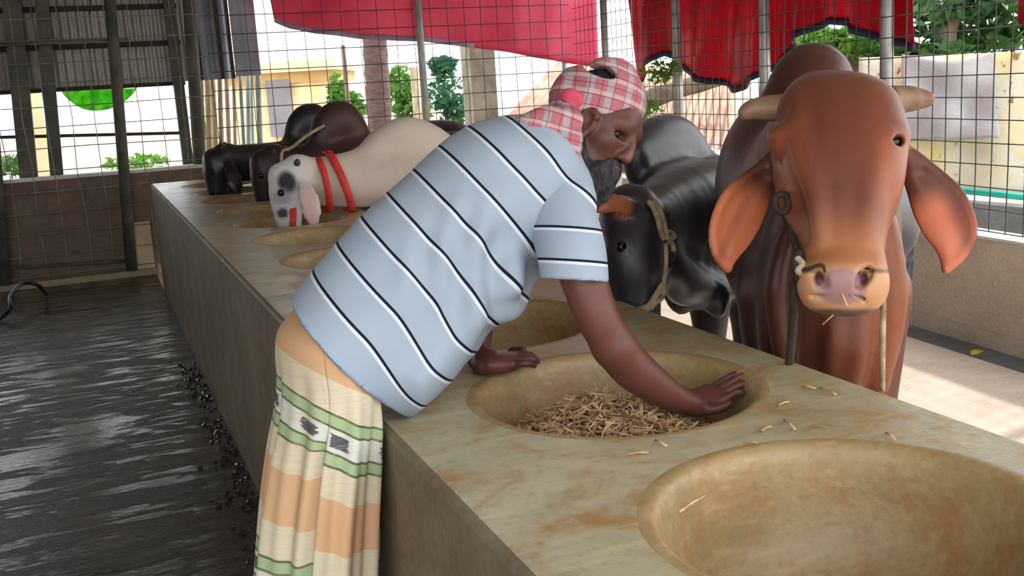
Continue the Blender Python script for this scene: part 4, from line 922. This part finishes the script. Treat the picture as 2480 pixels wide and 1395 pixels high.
#      # the head's forward, up and side
# trunk and legs (under the clothes)
B.tube([V(835, 850, 2.06), V(905, 785, 2.085), V(1010, 680, 2.12), V(1120, 570, 2.16), V(1220, 480, 2.19), V(1300, 400, 2.21), V(1375, 350, 2.22)],
       [.11, .13, .14, .15, .16, .10, .06], [.08, .10, .12, .125, .12, .08, .055], AXF, .03)
B.tube([V(1310, 410, 2.22), V(1360, 370, 2.22), V(1405, 330, 2.22)], [.07, .058, .055], None, AXF, .03)
for dy, lx in ((-.062, .372), (.065, .372)):
    B.tube([(.385, 1.985+dy, .95), (lx, 1.985+dy, .72), (lx+.0, 1.985+dy, .48), (lx-.01, 1.98+dy*1.05, .25), (lx-.02, 1.98+dy*1.1, .09)], [.055, .048, .043, .042, .034], None, (0, 1, 0), .03)
    B.tube([(lx-.05, 1.98+dy*1.1, .05), (lx-.0, 1.98+dy*1.15, .045), (lx+.06, 1.98+dy*1.2, .03)], [.034, .038, .04], [.045, .035, .022], (0, 1, 0), .02)
    for k in range(5):
        y_ = 1.98+dy*1.2+(k-2)*.016; B.tube([(lx+.05, y_, .025), (lx+.085-abs(k-1.5)*.006, y_, .016)], [.010, .009], None, (0, 1, 0), .006)
# right arm (near the camera), reaching into the basin: a finer skin from the shoulder down
B = B1 = Body((.72, 1.55, .78), (1.36, 2.08, 1.42), .0044)
B.tube([V(1345, 475, 2.10), V(1378, 560, 2.03), V(1415, 680, 2.0), V(1448, 770, 2.0), V(1486, 836, 2.02)], [.060, .053, .045, .042, .041], [.060, .053, .045, .042, .041], AXF, .02)
B.tube([V(1486, 838, 2.02), V(1530, 890, 2.06), V(1580, 930, 2.11), V(1630, 962, 2.16), V(1672, 978, 2.19)], [.044, .046, .042, .034, .029], [.042, .043, .038, .03, .024], AXF, .015)
B.tube([V(1665, 976, 2.19), V(1700, 972, 2.215), V(1735, 955, 2.235)], [.030, .038, .040], [.022, .019, .015], AXF*.8+AU*.5, .012)
for (k0, k1, k2, k3, r) in ((V(1730, 938, 2.27), V(1760, 918, 2.285), V(1785, 906, 2.29), V(1806, 905, 2.285), .0085), (V(1736, 948, 2.25), V(1772, 926, 2.26), V(1798, 912, 2.265), V(1818, 914, 2.26), .009),
                            (V(1738, 962, 2.23), V(1772, 942, 2.235), V(1798, 930, 2.24), V(1814, 932, 2.235), .009), (V(1732, 974, 2.21), V(1762, 962, 2.21), V(1786, 950, 2.21), V(1798, 952, 2.21), .008)):
    B.tube([k0, k1, k2, k3], [r*1.15, r*1.05, r, r*.8], None, AXF, .006)
B.tube([V(1690, 985, 2.20), V(1722, 992, 2.185), V(1750, 985, 2.18), V(1766, 976, 2.18)], [.013, .0115, .010, .007], None, AXF, .008)
# left arm on the far side, palm on the slab
B = B2 = Body((.60, 1.95, .90), (1.05, 2.40, 1.42), .0044)
B.tube([V(1290, 470, 2.34), V(1225, 600, 2.40), V(1165, 730, 2.42), V(1148, 800, 2.42)], [.055, .048, .044, .042], None, AXF, .02)
B.tube([V(1146, 790, 2.42), V(1154, 835, 2.41), V(1166, 872, 2.40)], [.040, .036, .031], [.038, .033, .028], AXF, .015)
lz = .942
def LZ(x, y, z=lz): return VZ(x, y, z)
B.tube([V(1164, 868, 2.40), LZ(1185, 879, .95), LZ(1225, 874, .945), LZ(1250, 868, .94)], [.030, .036, .042, .042], [.028, .024, .018, .015], (.1, 1, 0), .014)
for (y0, y1, y2, x2, r) in ((850, 848, 855, 1276, .0088), (862, 858, 864, 1294, .0092), (872, 868, 873, 1302, .0092), (882, 880, 884, 1294, .0085)):
    B.tube([LZ(1240, y0, .942), LZ(1265, y1, .948), LZ(x2-10, y2-3, .943), LZ(x2, y2+2, .932)], [r*1.15, r*1.05, r, r*.8], None, (0, 1, 0), .006)
B.tube([LZ(1185, 888, .945), LZ(1212, 893, .94), LZ(1236, 891, .934), LZ(1250, 888, .93)], [.013, .011, .010, .007], None, (0, 1, 0), .008)
# head turned a little to the camera, looking down
B = B3 = Body(HC-.21, HC+.19, .0036)
B.tube([V(1345, 385, 2.22), V(1372, 365, 2.22), V(1405, 330, 2.22)], [.06, .056, .055], None, AXF, .03)
B.ball(HC, (.096, .095, .076), (hf, hu, hs), .03)
B.tube([H(.045, 0, .0), H(.046, 0, -.045), H(.042, 0, -.085), H(.036, 0, -.115)], [.064, .060, .050, .034], [.046, .043, .041, .032], hs, .03)
for s_ in (-1, 1):
    B.tube([H(-.005, .056*s_, -.05), H(.02, .05*s_, -.085), H(.055, .022*s_, -.118)], .02, .024, hs, .02)          # jaw
    B.ball(H(.064, .042*s_, -.042), (.02, .017, .018), (hf, hu, hs), .02)                                         # cheekbone
    B.ball(H(.088, .031*s_, -.021), (.017, .0075, .017), (hf, hu, hs), .010, sub=True)                             # socket
    B.tube([H(.09, .008*s_, .002), H(.089, .03*s_, .004), H(.072, .05*s_, -.004)], [.010, .011, .008], [.008, .009, .007], hu, .012)
    B.ball(H(.097, .0125*s_, -.059), (.012, .009, .0085), (hf, hu, hs), .006)
    B.ball(H(.102, .007*s_, -.067), (.005, .004, .004), (hf, hu, hs), .003, sub=True)
B.tube([H(.090, 0, -.008), H(.102, 0, -.030), H(.107, 0, -.054)], [.009, .0105, .0125], [.012, .013, .012], hs, .010)
B.tube([H(.086, -.024, -.088), H(.098, 0, -.083), H(.086, .024, -.088)], .0065, .006, hu, .008); B.tube([H(.083, -.022, -.098), H(.094, 0, -.096), H(.083, .022, -.098)], .007, .007, hu, .008)
E_ = lambda f_, u_, s_=-.082: H(f_, s_, u_)
B.tube([E_(.046, -.012), E_(.030, -.002), E_(.014, -.016), E_(.016, -.042), E_(.032, -.062)], [.007, .008, .0085, .008, .007], [.007, .008, .008, .008, .007], hs, .006)
B.ball(E_(.032, -.030, -.076), (.018, .028, .010), (hf, hu, hs), .008); B.ball(E_(.036, -.028, -.087), (.009, .014, .007), (hf, hu, hs), .005, sub=True)
B.ball(E_(.034, -.058), (.008, .009, .006), (hf, hu, hs), .005)
v, f = join(*[(relax(*m, 2), m[1]) for m in (q.mesh() for q in (B0, B1, B2, B3))])
c = np.tile(L3((108, 62, 52)), (len(v), 1)); c = mixc(c, L3((84, 46, 40)), sstep(wnoise(v, 22, 31), -.1, .6)*.6)
c = mixc(c, L3((92, 54, 44)), sstep(v[:, 2], 1.36, 1.40)*.4)
c = mixc(c, L3((156, 100, 84)), near(v, H(.118, -.004, -.052), .006, .02)*.5)
mk('body', v, f, M['skin'], man, True, {'Col': c})
M['beard_'] = simple('eyebrow_hair', (40, 34, 36), (24, 20, 22), .9, 60, 0, .4); M['man_eye'] = simple('eye', (34, 26, 24), (14, 10, 10), .3, 30, 0, 0)
for s_ in (-1, 1): mk('eye', *uvball(H(.074, .031*s_, -.021), (.0115, .0115, .0095)), M['man_eye'], man)
for s_ in (-1, 1): MB().tube(spline([H(.096, .012*s_, .004), H(.094, .03*s_, .006), H(.076, .050*s_, .0)], 4), [.003]*8+[.002], 6).build('eyebrow', M['beard_'], man, True)
# hair, brows and beard
M['beard'] = simple('grizzled_beard', (62, 60, 66), (26, 24, 28), .85, 70, 0, .8, 160, .012, stretch=(1, 1, .4), lo=.4, hi=.6)
Bb = Body(V(1430, 420, 2.22)-.16, V(1430, 420, 2.22)+.16, .0045)
for s_ in (-1, 1):
    Bb.tube([H(.018, .071*s_, -.045), H(.022, .066*s_, -.085), H(.045, .046*s_, -.118), H(.066, .018*s_, -.128)], [.016, .024, .028, .026], [.012, .018, .022, .024], hf, .02)
    Bb.tube([H(.092, .004*s_, -.076), H(.088, .024*s_, -.082), H(.076, .036*s_, -.104)], .009, .009, hu, .010)
Bb.tube([H(.064, 0, -.112), H(.066, 0, -.145), H(.054, 0, -.185)], [.05, .05, .026], [.034, .034, .016], hs, .02); Bb.ball(H(.091, 0, -.100), (.014, .015, .028), (hf, hu, hs), .01)
Bb.tube([H(.030, 0, -.125), H(.028, 0, -.155)], [.05, .035], [.03, .025], hs, .03)
v, f = Bb.mesh(); n_ = normals(v, f); v = v+n_*(wnoise(v*np.array([1, 1, .45]), 220, 4)*.003)[:, None]
mk('beard', v, f, M['beard'], man)
Bh = Body(V(1440, 240, 2.22)-.16, V(1440, 240, 2.22)+.16, .005)
Bh.ball(H(-.004, 0, .012), (.101, .098, .081), (hf, hu, hs), .02)
Bh.cut(H(.03, 0, -.01), unit(-hu*.55+hf*.75)); v, f = Bh.mesh(); mk('hair', v, f, M['beard'], man)
# ---- checked head cloth
def plaid():
    t = NT('checked_gamcha'); tc = t.add('ShaderNodeTexCoord'); mp = t.add('ShaderNodeMapping'); t.link(tc.outputs['Object'], mp.inputs[0])
    mp.inputs['Rotation'].default_value = (0.1, -.35, .2)
    sp = t.add('ShaderNodeSeparateXYZ'); t.link(mp.outputs[0], sp.inputs[0]); nz = t.noise(t.coord(), 30, 4)
    def band(s, k, off, w):
        fr = t.math('FRACT', t.math('ADD', t.math('MULTIPLY', s, k), off)); return t.math('LESS_THAN', fr, w)
    c = t.mix(t.math('MULTIPLY', nz, .6), lin((178, 106, 118)), lin((146, 98, 108)))
    c = t.mix(t.math('MULTIPLY', band(sp.outputs[0], 24, .1, .36), .55), c, lin((150, 176, 176)))
    c = t.mix(t.math('MULTIPLY', band(sp.outputs[2], 30, .3, .28), .55), c, lin((198, 182, 178)))
    c = t.mix(t.math('MULTIPLY', band(sp.outputs[2], 44, .0, .1), .7), c, lin((150, 36, 58)))
    c = t.mix(t.math('MULTIPLY', band(sp.outputs[0], 38, .6, .1), .5), c, lin((120, 40, 60)))
    t.bump(t.noise(t.coord(), 14, 5), .3, .01); return t.out(c, .85, 0, .2)
M['gamcha'] = plaid(); M['gamcha_pink'] = simple('pink_cloth', (206, 84, 106), (176, 62, 86), .8, 14)
M['gamcha_end'] = None
tb = mk('head_cloth', [(0, 0, 0)], [], None, man); bpy.data.objects.remove(tb)
Bt = Body(V(1440, 250, 2.22)-.24, V(1440, 250, 2.22)+.24, .0055)
tf, tu = unit(AR*.965-AU*.26), unit(AU*.965+AR*.26)
cen = V(1448, 246, 2.22)
def hring(c0, rf, rs, th, hh, kk=.018, tilt=0.0, a0=0, a1=2*math.pi):
    pts = [c0+tf*rf*math.cos(a)+AXF*rs*math.sin(a)+tu*(tilt*math.cos(a)+.004*math.sin(3*a)) for a in np.linspace(a0, a1, 25)]
    Bt.tube(pts, hh, th, tu, kk, smooth=1)
hring(cen+tu*-.024, .088, .082, .012, .022, tilt=-.004); hring(cen+tu*.002, .090, .083, .014, .026, tilt=.004)
hring(cen+tu*.034, .080, .074, .014, .024, tilt=.006); hring(cen+tu*.056-tf*.004, .058, .054, .013, .016, tilt=.012)
Bt.tube([cen-tf*.02+tu*.074+AXF*-.03, cen+tf*.03+tu*.086, cen+tf*.06+tu*.05], [.03, .034, .03], [.010, .012, .012], AXF, .02)
Bt.tube([V(1368, 218, 2.19), V(1372, 268, 2.18), V(1352, 300, 2.18), V(1330, 318, 2.18)], [.035, .05, .055, .04], [.02, .028, .03, .02], AXF, .02)
Bt.tube([V(1345, 285, 2.13), V(1362, 320, 2.09), V(1374, 362, 2.075), V(1386, 412, 2.08)], [.042, .040, .032, .012], [.014, .014, .012, .008], AR, .015)
Bt.tube([V(1318, 296, 2.10), V(1338, 335, 2.07), V(1356, 366, 2.06)], [.036, .036, .02], [.014, .016, .012], AR, .012)
Bt.tube([V(1378, 292, 2.12), V(1330, 290, 2.09), V(1285, 300, 2.08), V(1248, 314, 2.09)], [.03, .034, .03, .018], [.026, .028, .024, .016], AXF, .02)
Bt.ball(V(1452, 176, 2.165), (.040, .016, .05), (unit(tf-.25*tu), unit(tu+.25*tf), AXF), .008, sub=True)
v, f = Bt.mesh(); n_ = normals(v, f); v = v+n_*(wnoise(v@np.array([[1, 0, 0], [0, 1, 0], [0, 0, 1.7]]), 60, 14)*.0035)[:, None]
scarf = mk('head_cloth', v, f, M['gamcha'], man); scarf['label'] = 'pink checked gamcha wrapped round the head and neck'
Bk = Body(V(1390, 240, 2.15)-.12, V(1390, 240, 2.15)+.12, .0045)
Bk.ball(V(1386, 238, 2.135), (.026, .020, .016), (unit(AR-.5*AU), unit(AU+.5*AR), AXF), .01); Bk.ball(V(1392, 247, 2.118), (.012, .006, .008), (unit(AR-.4*AU), unit(AU+.4*AR), AXF), .006, sub=True)
v, f = Bk.mesh(); mk('knot', v, f, M['gamcha_pink'], scarf)
Bk = Body(V(1262, 322, 2.08)-.08, V(1262, 322, 2.08)+.08, .0045)
Bk.ball(V(1262, 324, 2.068), (.032, .02, .018), (AR, AU, AXF), .01); v, f = Bk.mesh(); mk('rolled_end', v, f, M['gamcha_pink'], scarf)
# ---- polo shirt
def shirt_mat(name, per=1.0):
    t = NT(name); a = t.attr('s'); v = t.coord('Object'); n = t.noise(v, 9, 5)
    fr = t.math('FRACT', t.math('ADD', a.outputs['Fac'], .5)); d = t.math('ABSOLUTE', t.math('SUBTRACT', fr, .5))
    c = t.mix(n, lin((164, 175, 190)), lin((146, 158, 174)))
    fr2 = t.math('FRACT', t.math('ADD', a.outputs['Fac'], .575)); d2 = t.math('ABSOLUTE', t.math('SUBTRACT', fr2, .5))
    c = t.mix(t.math('LESS_THAN', d2, .048), c, lin((206, 212, 222)))
    c = t.mix(t.math('LESS_THAN', d, .038), c, lin((22, 26, 44)))
    hem = t.attr('hem'); c = t.mix(hem.outputs['Fac'], c, lin((150, 176, 206)))
    t.bump(t.noise(v, 500, 2), .08, .002); return t.out(c, .85, 0, .2)
M['shirt'] = shirt_mat('striped_jersey')
Bs = Body((.20, 1.62, .82), (1.25, 2.46, 1.52), .0062)
Bs.tube([V(800, 893, 2.035), V(835, 853, 2.05), V(898, 795, 2.08), V(1000, 680, 2.12), V(1118, 568, 2.16), V(1212, 475, 2.19), V(1300, 395, 2.21), V(1352, 372, 2.22)],
        [.165, .168, .175, .182, .195, .205, .15, .085], np.array([158, 170, 192, 196, 196, 186, 110, 58])*2.13/F_PX, AXF, .03)
Bs.tube([V(1270, 400, 2.15), V(1330, 430, 2.10), V(1355, 490, 2.06)], [.06, .075, .07], [.07, .075, .07], AXF, .05)
Bs.tube([V(1260, 420, 2.30), V(1290, 470, 2.36), V(1262, 560, 2.40)], [.06, .07, .07], None, AXF, .05)
Bs.tube([V(1120, 760, 2.12), V(1060, 860, 2.10), V(985, 950, 2.06)], [.14, .15, .14], [.05, .055, .045], AXF, .05)
Bs.tube([V(1230, 660, 2.14), V(1180, 720, 2.13), V(1120, 780, 2.12)], [.13, .14, .14], [.05, .06, .05], AXF, .05)
hem_p = V(835, 853, 2.05); hem_n = unit((V(720, 838, 2.05)-V(900, 768, 2.05)))
hem_n = unit(np.cross(V(952, 978, 2.05)-V(720, 732, 2.05), AXF)); hem_n = hem_n if hem_n@(V(700, 980, 2.05)-hem_p) > 0 else -hem_n
Bs.cut(V(836, 856, 2.05), hem_n)
v, f = Bs.mesh(); v = relax(v, f, 2); n_ = normals(v, f)
X_, Y_, Z_ = pxs(v)
sax = -hem_n; s_al = (v-V(765, 655, 2.06))@sax
# cloth folds: ripples under the arm and across the belly
belly = sstep((X_-1000)*.7+(Y_-560)*.7, -40, 120)*sstep(s_al, .03, .15)
fold = .007*wnoise(v, 42, 77)*belly+.0055*np.sin(90*((v-V(1000, 600, 2.1))@unit(AR*.95-AU*.15))+2.5*wnoise(v, 18, 5))*belly*sstep(-np.abs(s_al-.22), -.16, -.03)
fold += .006*np.sin(60*np.linalg.norm(v-V(1260, 690, 2.0), axis=1)+3*wnoise(v, 12, 9))*near(v, V(1230, 680, 2.02), .02, .2)
v = v+n_*(1.5*fold+.0025*wnoise(v, 26, 3))[:, None]
PER = .0705
s_attr = s_al/PER+.0+ .35*sstep((X_-1000)*.7+(Y_-640)*.7, 40, 230)*sstep(-s_al, -.45, -.1)+.10*wnoise(v, 9, 12)*.5
hemw = (1-sstep((V(836, 856, 2.05)-v)@hem_n, .012, .014))*.45
shirt = mk('shirt', v, f, M['shirt'], man, True, {'s': s_attr, 'hem': hemw}); shirt['label'] = 'pale blue polo shirt with thin navy stripes'
Bl = Body(V(1380, 560, 2.0)-.24, V(1380, 560, 2.0)+.24, .0055)
Bl.tube([V(1338, 462, 2.10), V(1362, 530, 2.055), V(1382, 610, 2.01), V(1392, 700, 1.99)], [.075, .078, .074, .07], np.array([74, 84, 82, 80])*2.03/F_PX, AXF, .02)
sn = unit(np.cross(V(1472, 684, 2.0)-V(1306, 674, 2.0), AXF)); sn = sn if sn@AU < 0 else -sn
Bl.cut(V(1390, 679, 2.0), sn)
v, f = Bl.mesh(); v = relax(v, f, 2); n_ = normals(v, f); v = v+n_*(.0025*wnoise(v, 34, 8))[:, None]
sl = (v-V(1390, 679, 2.0))@(-sn); s_at = np.minimum((sl-.036)/.063, 1.45)
sa = mk('sleeve', v, f, M['shirt'], shirt, True, {'s': s_at+.03*wnoise(v, 12, 3), 'hem': (1-sstep(sl, .026, .028))*.0})
Bl = Body(V(1230, 620, 2.4)-.2, V(1230, 620, 2.4)+.2, .008)
Bl.tube([V(1280, 480, 2.36), V(1235, 590, 2.41), V(1205, 670, 2.42)], .074, None, AXF, .02); Bl.cut(V(1205, 665, 2.42), unit(V(1205, 670, 2.42)-V(1235, 590, 2.41)))
v, f = Bl.mesh(); mk('sleeve', v, f, M['shirt'], shirt, True, {'s': np.full(len(v), .5), 'hem': np.zeros(len(v))})
# collar
cp = spline([V(1296, 352, 2.13), V(1322, 392, 2.105), V(1352, 440, 2.10), V(1392, 482, 2.14), V(1412, 470, 2.2)], 6)
M['collar'] = simple('white_collar', (196, 204, 216), (176, 186, 200), .85, 12); M['navy'] = simple('navy_trim', (26, 28, 46), (18, 20, 34), .8, 12)
MB().tube(cp, .012, 8).build('collar', M['collar'], shirt, True)
MB().tube([p-AXF*.011+AU*.004 for p in cp], .0032, 6).build('collar_trim', M['navy'], shirt, True)
# ---- sarong: a wrapped tube of cloth with hanging folds
def sarong_mat():
    t = NT('banded_sarong'); a = t.attr('s'); fr = t.math('FRACT', a.outputs['Fac']); v = t.coord('Object'); u = t.attr('u')
    cream, peach, white = lin((218, 204, 176)), lin((216, 166, 124)), lin((214, 216, 206)); lg, dg, nv = lin((158, 184, 138)), lin((52, 92, 54)), lin((34, 52, 82))
    c = t.ramp(fr, [(0, peach), (.15, cream), (.345, dg), (.360, lg), (.425, dg), (.44, white), (.575, dg), (.59, lg), (.655, dg), (.67, cream), (.85, peach)], 'CONSTANT')
    # ikat dashes in the white band
    un = t.math('FRACT', t.math('MULTIPLY', u.outputs['Fac'], 5.5)); inb = t.math('MULTIPLY', t.math('GREATER_THAN', fr, .47), t.math('LESS_THAN', fr, .55))
    nz = t.noise(t.coord('Object', (30, 30, 260)), 1, 3); edge = t.math('MULTIPLY', t.math('LESS_THAN', t.math('ADD', un, t.math('MULTIPLY', nz, .25)), .46), t.math('GREATER_THAN', t.math('ADD', un, t.math('MULTIPLY', nz, .2)), .14))
    c = t.mix(t.math('MULTIPLY', inb, edge), c, nv)
    thr = t.noise(t.coord('Object', (4, 4, 420)), 1, 2); c = t.mix(t.ramp(thr, [(.5, (0, 0, 0)), (.62, (.3, .3, .3))]), c, lin((190, 172, 140)))
    c = t.mix(t.math('MULTIPLY', t.noise(v, 7, 4), .35), c, lin((176, 158, 132))); t.bump(t.noise(v, 300, 2), .08, .002); return t.out(c, .85, 0, .15)
M['sarong'] = sarong_mat()
rows = [(770, 745, 838), (800, 712, 872), (835, 688, 902), (880, 683, 922), (930, 687, 934), (1010, 684, 934), (1100, 668, 930), (1250, 645, 926), (1395, 632, 922), (1600, 618, 915), (1900, 604, 905), (2150, 598, 900)]
YC = 1.985; SEAM = math.radians(249); PS = .335
P_ = spline(np.array(rows, float), 7); NV = 150; vv = []; sv = []; uv_ = []
for (y, l, r) in P_:
    a, b = VY(l, y, YC-.03), VY(r, y, YC-.07); cx, z = (a[0]+b[0])/2, (a[2]+b[2])/2; rx = (b[0]-a[0])/2+.004; ry = .165 if y > 840 else .13+.035*max(0, (y-770)/70)
    tilt = .32*max(0, 1-max(0, (y-780))/520); dep = min(1, max(0, (y-860)/260)); wrap = float(sstep(y, 990, 1090))
    for k in range(NV+1):
        al = 2*math.pi*k/NV; th = SEAM+al                      # al runs from the free edge round the front and back to the seam
        g = .009*dep*(math.sin(9*th+.6+.001*y)+.6*math.sin(17*th+1.1)+.5*math.sin(5*th+.002*y)); g += wrap*.014*max(0, 1-al/.5)-wrap*.004*max(0, 1-(6.283-al)/.4)
        x = min(cx+(rx+g)*math.cos(th), .463); yy = YC+(ry+g)*math.sin(th); zz = z-tilt*(x-cx)*.55
        vv.append((x, yy, zz)); low = float(sstep(-zz, -1.0, -.6)); behind = max(0, 1-(6.283-al)/1.6)
        sm = (1.083-zz-(x-.40)*(.62*(1-low)+.30*low))/PS
        sb = (1.083-zz-(x-.40)*.05)/PS+.20
        sv.append(sm+(sb-sm)*wrap*behind if behind > 0 else sm); uv_.append(al/6.2832)
vv = np.array(vv); nr = len(P_); n1_ = NV+1
ff = [(i*n1_+k, (i+1)*n1_+k, (i+1)*n1_+k+1, i*n1_+k+1) for i in range(nr-1) for k in range(NV)]
sar = mk('sarong', vv, ff, M['sarong'], man, True, {'s': sv, 'u': uv_}); sar['label'] = 'cream and peach banded cotton sarong with green stripes'
sar.modifiers.new('thickness', 'SOLIDIFY').thickness = .003

# ================================================================== STRAW
M['straw'] = simple('dry_straw', (218, 184, 140), (150, 112, 78), .75, 30, 0, .1)
M['straw_bed'] = simple('packed_straw', (128, 92, 60), (74, 52, 34), .9, 60, 0, .8, 120, .02)
c0 = np.array([XC-.02, ys[2]-.01, TOP])
def heap(x, y):
    r = math.hypot(x-c0[0]+.01, (y-c0[1])); return TOP-.175+.150*math.exp(-(r/.22)**2)
st = MB()
for k in range(2600):
    a = random.uniform(0, 6.283); r = .25*math.sqrt(random.random()); x, y = c0[0]+r*math.cos(a), c0[1]+r*math.sin(a)
    L = random.uniform(.022, .065); d = unit((random.gauss(0, 1), random.gauss(0, 1), random.gauss(0, .42))); z = heap(x, y)+random.uniform(-.008, .016)
    p = np.array([x, y, z]); q0, q1 = p-d*L/2, p+d*L/2
    if any(math.hypot(q[0]-XC, q[1]-ys[2]) > .255 for q in (q0, q1)): continue
    st.tube([q0, q1], random.uniform(.0012, .0026), 4)
pile = empty('straw_pile', (c0[0], c0[1], TOP-.25)); tag(pile, 'heap of chopped dry straw in the basin under the man', 'straw', kind='stuff')
st.build('loose_straw', M['straw'], pile)['kind'] = 'stuff'
g = 30; vv = []; ff = []
for i in range(g+1):
    for j in range(g+1):
        x, y = c0[0]+(i/g-.5)*.48, c0[1]+(j/g-.5)*.48; r = math.hypot(x-XC, y-ys[2]); 
        if r > .236: x, y = XC+(x-XC)*.236/r, ys[2]+(y-ys[2])*.236/r
        vv.append((x, y, heap(x, y)-.006+random.uniform(-.004, .004)))
ff = [(i*(g+1)+j, (i+1)*(g+1)+j, (i+1)*(g+1)+j+1, i*(g+1)+j+1) for i in range(g) for j in range(g)]
mk('straw_bed', vv, ff, M['straw_bed'], pile)
loose = [(1600, 1073, 28, .5, 'beside the straw basin rim'), (1545, 1098, 50, -.1, 'on the slab below the straw basin'), (1818, 1072, 34, .02, 'near the rim of the nearest basin'), (1898, 977, 24, -.35, 'on the slab right of the straw basin'),
         (1912, 1028, 26, .9, 'between the two nearest basins'), (1856, 1038, 22, -.5, 'left of the short straws between the basins'), (1985, 1034, 40, .1, 'toward the right edge of the slab'), (2157, 1057, 22, .8, 'alone on the bare right part of the slab'),
         (2005, 947, 40, .4, 'near the brown bull chest on the slab'), (1960, 938, 30, .15, 'closest to the trough edge by the bull'), (1690, 1230, 70, -.55, 'stuck inside the wall of the nearest basin'), (2330, 1385, 26, .8, 'at the bottom edge inside the nearest basin')]
for (px, py, L, sl_, wh) in loose:
    zz = TOP+.004 if py < 1200 else (TOP-.03 if px < 2000 else TOP-.24)
    a, b = VZ(px-L/2, py-sl_*L/2, zz), VZ(px+L/2, py+sl_*L/2, zz)
    if px == 1690: a, b = V(1645, 1240, 1.46), V(1712, 1198, 1.52)
    o = MB().tube([a, (a+b)/2+np.array([0, 0, .002]), b], .0021, 6).build('straw_stalk', M['straw'], smooth=True)
    tag(o, 'loose straw stalk '+wh, 'straw', 'loose straw stalks on the trough')
for i, (pts, wh) in enumerate((([(2032, 702, 2.075), (2044, 722, 2.06), (2052, 742, 2.06)], 'upright on the brown bull muzzle'), ([(2050, 705, 2.07), (2072, 722, 2.06), (2090, 736, 2.07)], 'slanting across the brown bull nostril'), ([(2018, 762, 2.12), (2004, 775, 2.12), (1992, 786, 2.13)], 'hanging under the brown bull chin'))):
    o = MB().tube(spline([V(*p) for p in pts], 3), .0018, 6).build('straw_stalk', M['straw'], smooth=True); tag(o, 'thin straw stalk '+wh, 'straw', 'straw stalks on the muzzle')
# fallen yellow leaf by the gutter
lc = VZ(2364, 855, .012); 
vv = [lc+np.array(q) for q in ((-.045, -.01, 0), (-.015, -.03, .008), (.03, -.02, .012), (.055, .012, .004), (.02, .028, .012), (-.02, .02, .01))]
o = mk('leaf', vv, [(0, 1, 2, 3, 4, 5)], simple('yellow_leaf', (214, 196, 60), (180, 160, 40), .6, 20), None, False); o.modifiers.new('thickness', 'SOLIDIFY').thickness = .003
tag(o, 'yellow fallen leaf lying beside the gutter', 'leaf')
